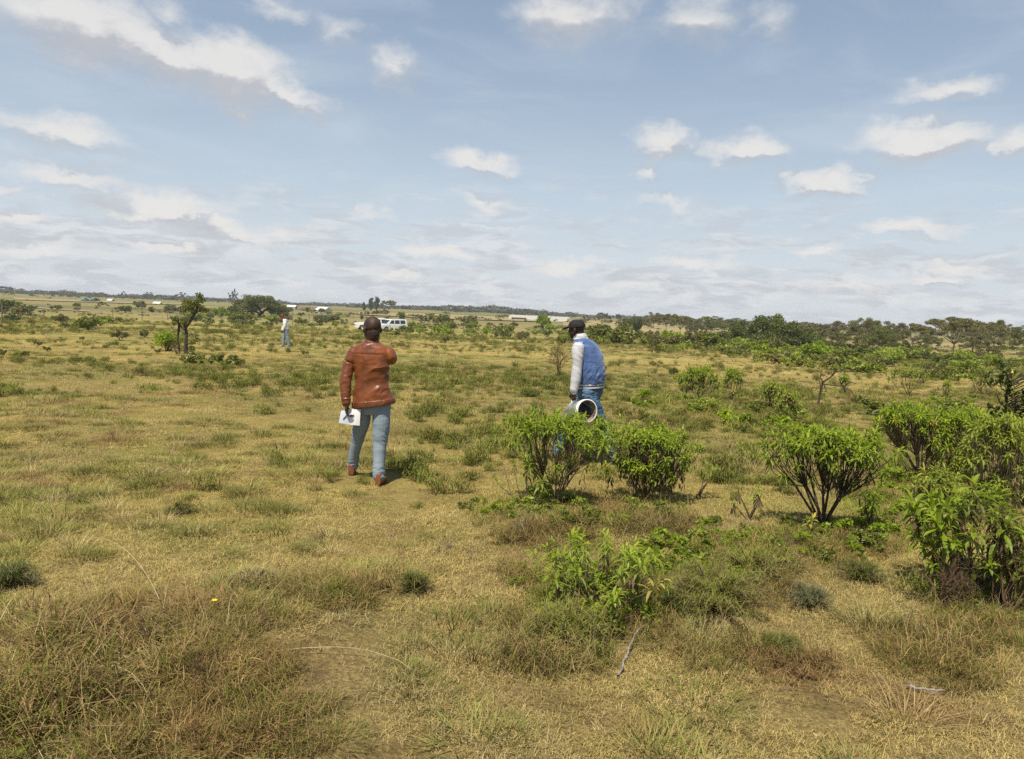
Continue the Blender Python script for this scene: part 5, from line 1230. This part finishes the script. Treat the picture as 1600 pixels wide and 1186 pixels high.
# ---- walking man in white shirt, far left (about 42 m)
D3 = 41.0; x3 = ray(446, 540).x * D3; O3 = Vector((x3, D3, gz(x3, D3)))
def p3(px, py, dy=0.0):
    d = D3 + dy; r = ray(px, py); return np.array([r.x * d - O3.x, dy, EYE + r.z * d - O3.z])
man = thing('person', O3, 'distant man in a white shirt and pale jeans walking left with his head bowed', 'person')
fw = unit(np.array([-.97, -.15, 0])); rt = np.cross(fw, Z); g = Geo()
hc = p3(441.8, 494.3); ax, w = head(g, hc, unit(fw - Z * .55), (-.4, 0, 1), 1.15)
limb(g, [w(0, -.03, -.03), p3(445, 500)], [.06, .065])
loft(g, [(p3(446, 502), rt * .15, fw * .09), (p3(447, 512), rt * .14, fw * .10), (p3(447, 518), rt * .13, fw * .09)])
hipc = p3(447.2, 515.5); ank = [p3(442.5, 536.5, .08), p3(451.5, 536.5, -.06)]; kns = [p3(443.5, 526, .08), p3(448.8, 526, -.06)]
for a_ in ank: a_[2] = gz(O3.x + a_[0], O3.y + a_[1]) - O3.z + .10
hh = [hipc + rt * .08, hipc - rt * .08]
for a_, b_, c_ in zip(hh, kns, ank): limb(g, [a_, b_, c_], [.065, .045, .034])
sh = [p3(445.5, 501, .17), p3(446.5, 501, -.17)]; eb = [p3(443, 508.5, .22), p3(445, 508.5, -.22)]; wr = [p3(440.8, 515, .2), p3(441.8, 516.5, -.2)]
for a_, b_, c_ in zip(sh, eb, wr): limb(g, [a_, b_, c_], [.045, .036, .026]); hand(g, c_, (-.1, 0, -1), (0, 1, 0), .4, 1)
me = remeshed(g, 'body', .009, [SKIN2, EYEW], 2); eyes(me, w, 1.15); link('body', me, man)
g = Geo(); loft(g, [(p3(445, 498.5), rt * .09, fw * .08), (p3(446, 500.5), rt * .17, fw * .13), (p3(447, 506), rt * .19, fw * .155), (p3(447.2, 511), rt * .18, fw * .15), (p3(447.4, 514.3), rt * .17, fw * .14)], 24)
for a_, b_, c_ in zip(sh, eb, wr): limb(g, [a_, b_, c_ + Z * .02], [.075, .062, .048])
link('shirt', remeshed(g, 'shirt', .012, SHIRT, 2, lambda V, N: folds(V, .012, 10, .4, 3)), man)
g = Geo(); loft(g, [(p3(447.4, 513.8), rt * .155, fw * .13), (p3(447.2, 517), rt * .16, fw * .135), (p3(447, 519.5), rt * .13, fw * .11)], 24)
for a_, b_, c_ in zip(hh, kns, ank): limb(g, [a_, b_, c_], [.10, .078, .068])
link('jeans', remeshed(g, 'jeans', .012, DENIM3, 2, lambda V, N: folds(V, .010, 12, -.4, 5)), man)
g = Geo(); loft(g, [(p3(447.4, 514.2), rt * .160, fw * .136), (p3(447.4, 513.4), rt * .160, fw * .136)], 24); link('belt', g.mesh('belt', BLACK), man)
for a_ in ank: shoe(man, a_ - fw * .07 - Z * .10, a_ + fw * .19 - Z * .10, GREYSHOE)
g = Geo(); loft(g, [(w(0, -.012, .030) + ax[2] * .09 * 1.15 * math.sin(e), ax[0] * .084 * 1.15 * math.cos(e) ** .8, ax[1] * .102 * 1.15 * math.cos(e) ** .8) for e in np.linspace(0, 1.45, 8)], 24)
loft(g, [(w(0, .07, .040), ax[0] * .07, ax[2] * .007), (w(0, .13, .04), ax[0] * .06, ax[2] * .006), (w(0, .165, .03), ax[0] * .03, ax[2] * .005)], 16)
link('cap', g.mesh('cap', MAROON), man)
# ------------------------------------------------------------ vehicles, tents, greenhouse, huts, fence
mw, t = mat('white_car_paint'); tc_ = t.new('ShaderNodeTexCoord'); n_ = t.noise(tc_.outputs['Object'], 1.5, 4, .6)
b_ = pbsdf(t, t.mix(t.ss(n_, .45, .7), (.78, .78, .77), (.66, .64, .60)), .25, .5); b_.inputs['Coat Weight'].default_value = .5; finish(t, b_); CARW = mw
mgl, t = mat('dark_car_glass'); finish(t, pbsdf(t, (.02, .025, .03), .06, .6)); CARG = mgl
mty, t = mat('tyre_rubber'); finish(t, pbsdf(t, (.02, .02, .02), .85, .2)); TYRE = mty
mri, t = mat('wheel_rim_metal'); finish(t, pbsdf(t, (.5, .5, .5), .35, .5, Metallic=.8)); RIM = mri
mdk, t = mat('black_trim'); finish(t, pbsdf(t, (.025, .025, .025), .6, .3)); TRIM = mdk
mlp, t = mat('lamp_glass'); finish(t, pbsdf(t, (.75, .75, .72), .08, .8)); LAMP = mlp
mrl, t = mat('red_lamp_glass'); finish(t, pbsdf(t, (.40, .02, .02), .15, .6)); REDL = mrl
def vehicle(px, py, dist, yaw, L, Wd, H, prof, wins, label, ws=(.8, .8), screen=None, rear=None, scl=1.0):
    """prof: side outline (x along the length, z); wins: side windows as quads of (x, z); x = 0 at the nose"""
    b = col_at(px, dist); root = thing('parked_car', b, label, 'car', None, yaw); root.scale = (scl,) * 3; hw = Wd / 2
    P = np.array(prof, float)
    # resample the outline and cut round arches into its lower edge, then skin it across the width with tumblehome
    g = Geo(); n = len(P); zs = P[:, 1]
    def half(y): k = 1 - .13 * np.clip((zs - H * .52) / (H * .48), 0, 1); return y * k
    cols = []
    for y, ins in ((-1, 0), (-.93, .02), (0, .035), (.93, .02), (1, 0)):
        Q = P.copy(); Q[:, 1] += ins * (P[:, 1] > H * .45); cols.append(np.column_stack([Q[:, 0] - L / 2, half(np.full(n, y * hw)), Q[:, 1]]))
    V = np.concatenate(cols); i = np.arange(4)[:, None] * n; j = np.arange(n)[None]; j2 = (j + 1) % n
    g.add(V, np.stack([i + j, i + n + j, i + n + j2, i + j2], -1).reshape(-1, 4))
    import mathutils
    tri = mathutils.geometry.tessellate_polygon([[Vector((p[0], p[1], 0)) for p in P]])
    tri = np.array(tri); st = g.n
    g.add(np.zeros((0, 3)), tri[:, ::-1] - st); g.add(np.zeros((0, 3)), tri + 4 * n - g.n)
    body = link('body', g.mesh('body', CARW), root); bm_ = body.modifiers.new('b', 'BEVEL'); bm_.width = .05; bm_.segments = 3; bm_.limit_method = 'ANGLE'; bm_.angle_limit = R(28)
    def yat(z, s): return s * (hw * (1 - .13 * max(0, min(1, (z - H * .52) / (H * .48)))) + .012)
    for s in (-1, 1):
        for wq in wins:
            g = Geo(); V = np.array([(x - L / 2, yat(z, s), z) for x, z in wq]); k = len(wq)
            V2 = V.copy(); V2[:, 1] -= s * .05; g.add(np.vstack([V, V2]), [list(range(k))]); g.add(np.zeros((0, 3)), np.array([(i, (i + 1) % k, k + (i + 1) % k, k + i) for i in range(k)]) - g.n)
            link('side_window', g.mesh('side_window', CARG), root)
    for nm, q in (('windscreen', screen), ('rear_window', rear)):
        if q:
            (x0, z0), (x1, z1) = q; g = Geo(); V = []
            dn = unit(np.array([-(z1 - z0), 0, x1 - x0])) * (1 if nm == 'windscreen' else -1)
            if dn[2] < 0: dn = -dn
            for x, z in q:
                for s in (-1, 1): V.append(np.array([x - L / 2, yat(z, s) * .9, z]) + dn * .045)
            g.add(np.array(V), [(0, 1, 3, 2)]); link(nm, g.mesh(nm, CARG), root)
    for wx in (ws[0], L - ws[1]):
        for s in (-1, 1):
            g = Geo(); r = .37; prof_ = [(0, r * .55), (.0, r * .9), (.03, r), (.2, r), (.23, r * .9), (.23, r * .55)]
            th = np.arange(24) * 2 * PI / 24; V = np.concatenate([np.column_stack([wx - L / 2 + rr_ * np.cos(th), np.full(24, s * (hw + .015 - a_)), r + rr_ * np.sin(th)]) for a_, rr_ in prof_])
            i = np.arange(5)[:, None] * 24; j = np.arange(24)[None]; j2 = (j + 1) % 24; g.add(V, np.stack([i + j, i + j2, i + 24 + j2, i + 24 + j], -1).reshape(-1, 4), 0, 0, True); wh = link('wheel', g.mesh('wheel', TYRE), root)
            g = Geo(); V = np.concatenate([np.column_stack([wx - L / 2 + rr_ * np.cos(th), np.full(24, s * (hw + .0 - a_)), r + rr_ * np.sin(th)]) for a_, rr_ in ((0, r * .56), (.04, r * .45), (.02, r * .15), (.01, .01))])
            i = np.arange(3)[:, None] * 24; g.add(V, np.stack([i + j, i + j2, i + 24 + j2, i + 24 + j], -1).reshape(-1, 4), 0, 0, True); link('rim', g.mesh('rim', RIM), wh)
    def boxp(nm, c, s, m_):
        g = Geo(); c = np.array(c) - [L / 2, 0, 0]; s = np.array(s) / 2; V = np.array([c + s * [a, b_, c_] for a in (-1, 1) for b_ in (-1, 1) for c_ in (-1, 1)])
        g.add(V, [(0, 1, 3, 2), (4, 6, 7, 5), (0, 4, 5, 1), (2, 3, 7, 6), (0, 2, 6, 4), (1, 5, 7, 3)]); o = link(nm, g.mesh(nm, m_), root); bb = o.modifiers.new('b', 'BEVEL'); bb.width = min(s) * .5; bb.segments = 2
    for s in (-1, 1):
        boxp('headlight', (.03, s * (hw - .22), H * .43), (.10, .30, .16), LAMP); boxp('wing_mirror', (screen[0][0] + .35, s * (hw + .08), H * .58), (.10, .16, .18), CARW)
        boxp('tail_lamp', (L - .02, s * (hw - .10), H * .45), (.06, .12, .40), REDL)
    boxp('front_bumper', (0, 0, H * .25), (.16, Wd - .06, .24), CARW); boxp('rear_bumper', (L, 0, H * .25), (.14, Wd - .06, .2), TRIM); boxp('grille', (.0, 0, H * .40), (.08, Wd * .5, .14), TRIM)
    return root
def arch(x, r=.44, z0=.30):
    return [(x + r * math.cos(a), max(z0, .37 + r * math.sin(a))) for a in np.linspace(PI, 0, 9)][::-1]
L_, H_ = 4.9, 1.85
suv = [(0.02, .55), (.0, .85), (.06, 1.0), (.5, 1.10), (1.35, 1.16), (2.0, 1.74), (2.3, 1.82), (4.2, 1.85), (4.7, 1.80), (4.85, 1.2), (4.9, .95), (4.88, .35)] + arch(4.05)[:] + arch(.95) + [(.1, .32)]
vehicle(579.5, 512, 118, R(20), 4.9, 1.85, 1.85, suv, [[(1.75, 1.22), (2.9, 1.22), (2.9, 1.70), (2.25, 1.68)], [(3.0, 1.22), (3.75, 1.22), (3.75, 1.71), (3.0, 1.70)], [(3.9, 1.24), (4.6, 1.26), (4.5, 1.70), (3.9, 1.71)]],
        'white four-wheel drive car parked behind the leather-jacketed man, the left one of the pair', (.95, .85), ((1.42, 1.20), (1.98, 1.70)), ((4.86, 1.2), (4.73, 1.72)), 1.0)
H2_ = 1.95
van = [(0.02, .5), (.0, .80), (.10, .98), (.95, 1.12), (1.65, 1.80), (2.0, 1.92), (4.2, 1.95), (4.6, 1.90), (4.72, 1.2), (4.75, .9), (4.72, .35)] + arch(3.85) + arch(.90) + [(.1, .32)]
vehicle(612, 514, 114, R(40), 4.75, 1.8, 1.95, van, [[(1.45, 1.22), (2.3, 1.22), (2.3, 1.76), (1.85, 1.74)], [(2.45, 1.22), (3.3, 1.22), (3.3, 1.78), (2.45, 1.77)], [(3.45, 1.22), (4.4, 1.24), (4.3, 1.78), (3.45, 1.78)]],
        'white van with dark windows parked nose behind the other white car', (.90, .90), ((1.0, 1.16), (1.62, 1.76)), ((4.73, 1.2), (4.62, 1.78)), .93)

def plain(name, col, rough=.7, noise_=.15, sc=3):
    m, t = mat(name); tc_ = t.new('ShaderNodeTexCoord'); n_ = t.noise(tc_.outputs['Object'], sc, 4, .6)
    finish(t, pbsdf(t, t.mix(t.ss(n_, .4, .7), col, tuple(x * (1 - noise_) for x in col)), rough, .2)); return m
TENT = plain('white_canvas', (.62, .61, .57)); TENTS = plain('greyish_canvas', (.5, .5, .48)); TEAL = plain('turquoise_sheet', (.10, .20, .19)); HUT = plain('hut_wall', (.34, .31, .27)); DARKW = plain('dark_opening', (.04, .04, .04)); PLAST = plain('greenhouse_plastic', (.62, .62, .58), .4)
POST = bark_mat('fence_post_wood', (.10, .08, .06), (.22, .18, .14))
def quadm(name, V, F_, m_, parent, th=None):
    g = Geo(); g.add(np.array(V, float), F_); o = link(name, g.mesh(name, m_), parent)
    return o
def hut(name, px, dist, w, l, he, hr, yaw, wall, roof, label, cat, door=True):
    b = col_at(px, dist); t_ = thing(name, b, label, cat, None, yaw); x, y = w / 2, l / 2
    V = [(-x, -y, -.4), (x, -y, -.4), (x, y, -.4), (-x, y, -.4), (-x, -y, he), (x, -y, he), (x, y, he), (-x, y, he), (-x, 0, hr), (x, 0, hr)]
    g = Geo(); g.add(np.array(V, float), [(0, 1, 5, 4), (2, 3, 7, 6), (1, 2, 6, 5), (3, 0, 4, 7)]); g.add(np.zeros((0, 3)), np.array([(4, 8, 7), (6, 9, 5)]) - g.n); link('wall', g.mesh('wall', wall), t_)
    o_ = .12 * w * .3; g = Geo(); k = .08
    for s in (-1, 1):
        A_ = [(-x - o_, s * (y + o_), he - .05), (x + o_, s * (y + o_), he - .05), (x + o_, 0, hr + k), (-x - o_, 0, hr + k)]; A2 = [(a, b_, c + k) for a, b_, c in A_]
        g.add(np.array(A_ + A2, float), [(0, 1, 2, 3), (4, 7, 6, 5), (0, 4, 5, 1), (1, 5, 6, 2), (0, 3, 7, 4)])
    link('roof', g.mesh('roof', roof), t_)
    if door: g = Geo(); g.add(np.array([(-.4, -y - .03, 0), (.4, -y - .03, 0), (.4, -y - .03, he * .85), (-.4, -y - .03, he * .85)]), [(0, 1, 2, 3)]); link('door', g.mesh('door', DARKW), t_)
    return t_
hut('tent', 505, 260, 4.2, 4.0, .9, 1.9, R(-28), TENTS, TENT, 'white ridge tent standing in the field left of the parked white cars', 'tent', False)
hut('hut', 139, 300, 4.2, 4, .6, 1.3, R(10), TEAL, TEAL, 'turquoise-roofed low hut far off in the left fields', 'hut')
hut('hut', 148, 310, 3, 4, .5, 1.1, R(10), HUT, DARKW, 'dark-roofed hut touching the turquoise one in the left fields', 'hut')
hut('hut', 173, 330, 2.0, 3, .5, 1.1, R(0), HUT, TENT, 'small pale hut right of the turquoise one in the left fields', 'hut')
hut('hut', 246, 300, 2.6, 3, .4, 1.0, R(5), HUT, TENT, 'small white-roofed hut in the fields left of the dark twisted tree', 'hut')
hut('hut', 456, 330, 3.6, 4, 1.0, 1.7, R(0), HUT, TENT, 'pale-roofed hut showing right of the umbrella acacia', 'hut')
# greenhouse: long polythene tunnels side by side
b = col_at(842, 300); t_ = thing('greenhouse', b, 'long low white polythene greenhouse on the far field left of the capped man', 'greenhouse', None, R(-14)); k = 300 / F
Lh = 92 * k
g = Geo(); n = 13
for i in range(n):
    x0 = -Lh / 2 + Lh * i / n; xs = Lh / n; th = np.linspace(0, PI, 9); pr = np.array([(x0 + xs / 2 - xs / 2 * math.cos(a), 1.1 + .7 * math.sin(a)) for a in th])
    V = np.array([(x, y, z) for y in (-3, 3) for x, z in pr]); g.add(V, [(j, j + 1, 9 + j + 1, 9 + j) for j in range(8)], 0, 0, True)
    V = np.vstack([np.array([(x, -3, z) for x, z in pr])]); g.add(V, [tuple(range(9))])
    g.add(np.array([(x, 3, z) for x, z in pr]), [tuple(range(8, -1, -1))])
link('roof', g.mesh('roof', PLAST), t_)
g = Geo(); g.add(np.array([(x, y, z) for x in (-Lh / 2, Lh / 2) for y in (-3, 3) for z in (-.6, 1.12)]), [(0, 1, 3, 2), (4, 6, 7, 5), (0, 4, 5, 1), (2, 3, 7, 6)]); link('wall', g.mesh('wall', PLAST), t_)
g = Geo(); g.add(np.array([(x, -3.02, z) for x in (-Lh / 2 + 1, -Lh / 2 + 7) for z in (0.1, .9)]), [(0, 2, 3, 1)]); link('vent', g.mesh('vent', DARKW), t_)

# fence: weathered posts and wires along the left scrub
def fence(pts, label):
    P = [gat(*p[:2]) for p in pts]; o0 = P[0]; t_ = thing('fence', o0, label, 'fence'); tops = []
    for p, (_, _, h) in zip(P, pts):
        k = p - o0; k.z = p.z - o0.z; hh_ = h * p.y / F; g = Geo(); lean = rng.normal(0, .03, 2)
        tube(g, [(k.x, k.y, k.z - .3), (k.x + lean[0], k.y + lean[1], k.z + hh_)], [.055, .045], 7); link('post', g.mesh('post', POST), t_); tops.append((np.array([k.x, k.y, k.z]), hh_))
    g = Geo()
    for f_ in (.35, .62, .9):
        for (a, ha), (b_, hb_) in zip(tops[:-1], tops[1:]): tube(g, [a + [0, 0, ha * f_], (a + b_) / 2 + [0, 0, (ha + hb_) / 2 * f_ - .03], b_ + [0, 0, hb_ * f_]], .006, 3, cap=False)
    link('wire', g.mesh('wire', RIM), t_)
fence([(2, 511, 36), (69, 497, 14), (123, 494, 14), (176, 496, 14), (222, 501, 22), (262, 500, 16), (377, 503, 24), (432, 503, 16), (457, 508, 22)], 'wire fence on weathered posts crossing the left scrub')
fence([(483, 508, 18), (489, 506, 20), (495, 507, 18), (501, 507, 21), (504, 505, 18)], 'short row of close-set grey posts below the white tent')

# tracks and fields: thin sheets lying on the land
def sheet(name, top, bot, x0, x1, m_, off=.02, n=60, m=6):
    xs = np.linspace(x0, x1, n); G_ = []
    for i in range(m + 1):
        for px in xs:
            yt, yb = np.interp(px, *top), np.interp(px, *bot); p = gat(px, yt + (yb - yt) * i / m, 1400); G_.append((p.x, p.y, p.z))
    V = np.array(G_); V[:, 2] = gh(V[:, 0], V[:, 1]) + off * (1 + V[:, 1] / 100)
    g = Geo(); g.add(V, [(i * n + j, (i + 1) * n + j, (i + 1) * n + j + 1, i * n + j + 1) for i in range(m) for j in range(n - 1)], 0, 0, True)
    return tag(link(name, g.mesh(name, m_)), kind='structure')
def field_mat(name, a, b_, sc=.5):
    m, t = mat(name); geo = t.new('ShaderNodeNewGeometry'); p = geo.outputs['Position']
    c = t.mix(t.ss(t.noise(t.v('MULTIPLY', p, (.3, 1, 1)), sc, 5, .65), .38, .62), a, b_); c = t.mix(.5, c, t.ramp(t.noise(p, 2.5, 4, .7), [(.3, (.5,) * 3), (.7, (1.4,) * 3)]), 'MULTIPLY')
    finish(t, pbsdf(t, c, .95, .1)); return m
F_straw = field_mat('stubble_field', (.23, .195, .065), (.15, .14, .045)); F_tan = field_mat('dry_field', (.33, .25, .12), (.25, .20, .09)); F_track = field_mat('sandy_track', (.31, .235, .14), (.24, .19, .10)); F_green = field_mat('maize_field', (.11, .125, .04), (.19, .17, .06), .3); F_brown = field_mat('ploughed_soil', (.14, .095, .06), (.18, .13, .08))
sheet('stubble_field', ([0, 200, 440], [457.5, 464.5, 474]), ([0, 150, 300, 440], [466, 470, 477, 481]), 0, 440, F_straw)
sheet('sandy_track', ([20, 130, 300], [465.5, 470, 476]), ([20, 130, 300], [469, 472.5, 477.5]), 22, 300, F_track, .06)
sheet('sandy_track', ([0, 60, 140], [477.5, 481, 486.5]), ([0, 60, 140], [480.5, 482.5, 488]), 0, 140, F_track, .05)
sheet('dry_field', ([470, 700, 900], [477.5, 486, 492]), ([470, 700, 900], [482, 490.5, 496]), 470, 900, F_straw)
sheet('ploughed_soil', ([468, 500], [479.5, 481]), ([468, 500], [484.5, 486]), 466, 500, F_brown, .05)
sheet('maize_field', ([690, 860], [488, 494]), ([690, 860], [495.5, 500]), 688, 800, F_green, .06)
sheet('dry_field', ([560, 690, 860], [489, 492, 500]), ([560, 690, 860], [492.5, 499, 504]), 560, 860, F_tan, .08)
sheet('dry_field', ([880, 1110], [500, 510]), ([880, 960, 1110], [508, 516, 527]), 880, 1112, F_tan)
sheet('dry_field', ([1400, 1530], [534.5, 538]), ([1400, 1530], [540, 545]), 1405, 1525, F_tan)

# ------------------------------------------------------------ air
me = bpy.data.meshes.new('haze'); hx, hy0, hy1, hz0, hz1 = 2700, -2700, 2700, -6, 14
me.from_pydata([(a, b_, c_) for a in (-hx, hx) for b_ in (hy0, hy1) for c_ in (hz0, hz1)], [], [(0, 1, 3, 2), (4, 6, 7, 5), (0, 4, 5, 1), (2, 3, 7, 6), (0, 2, 6, 4), (1, 5, 7, 3)])
mh, t = mat('thin_haze'); pv = t.new('ShaderNodeVolumePrincipled'); pv.inputs['Density'].default_value = .00028; pv.inputs['Color'].default_value = (.86, .91, 1, 1)
t.l.new(pv.outputs[0], t.out.inputs['Volume']); me.materials.append(mh)
tag(link('haze', me), kind='stuff')
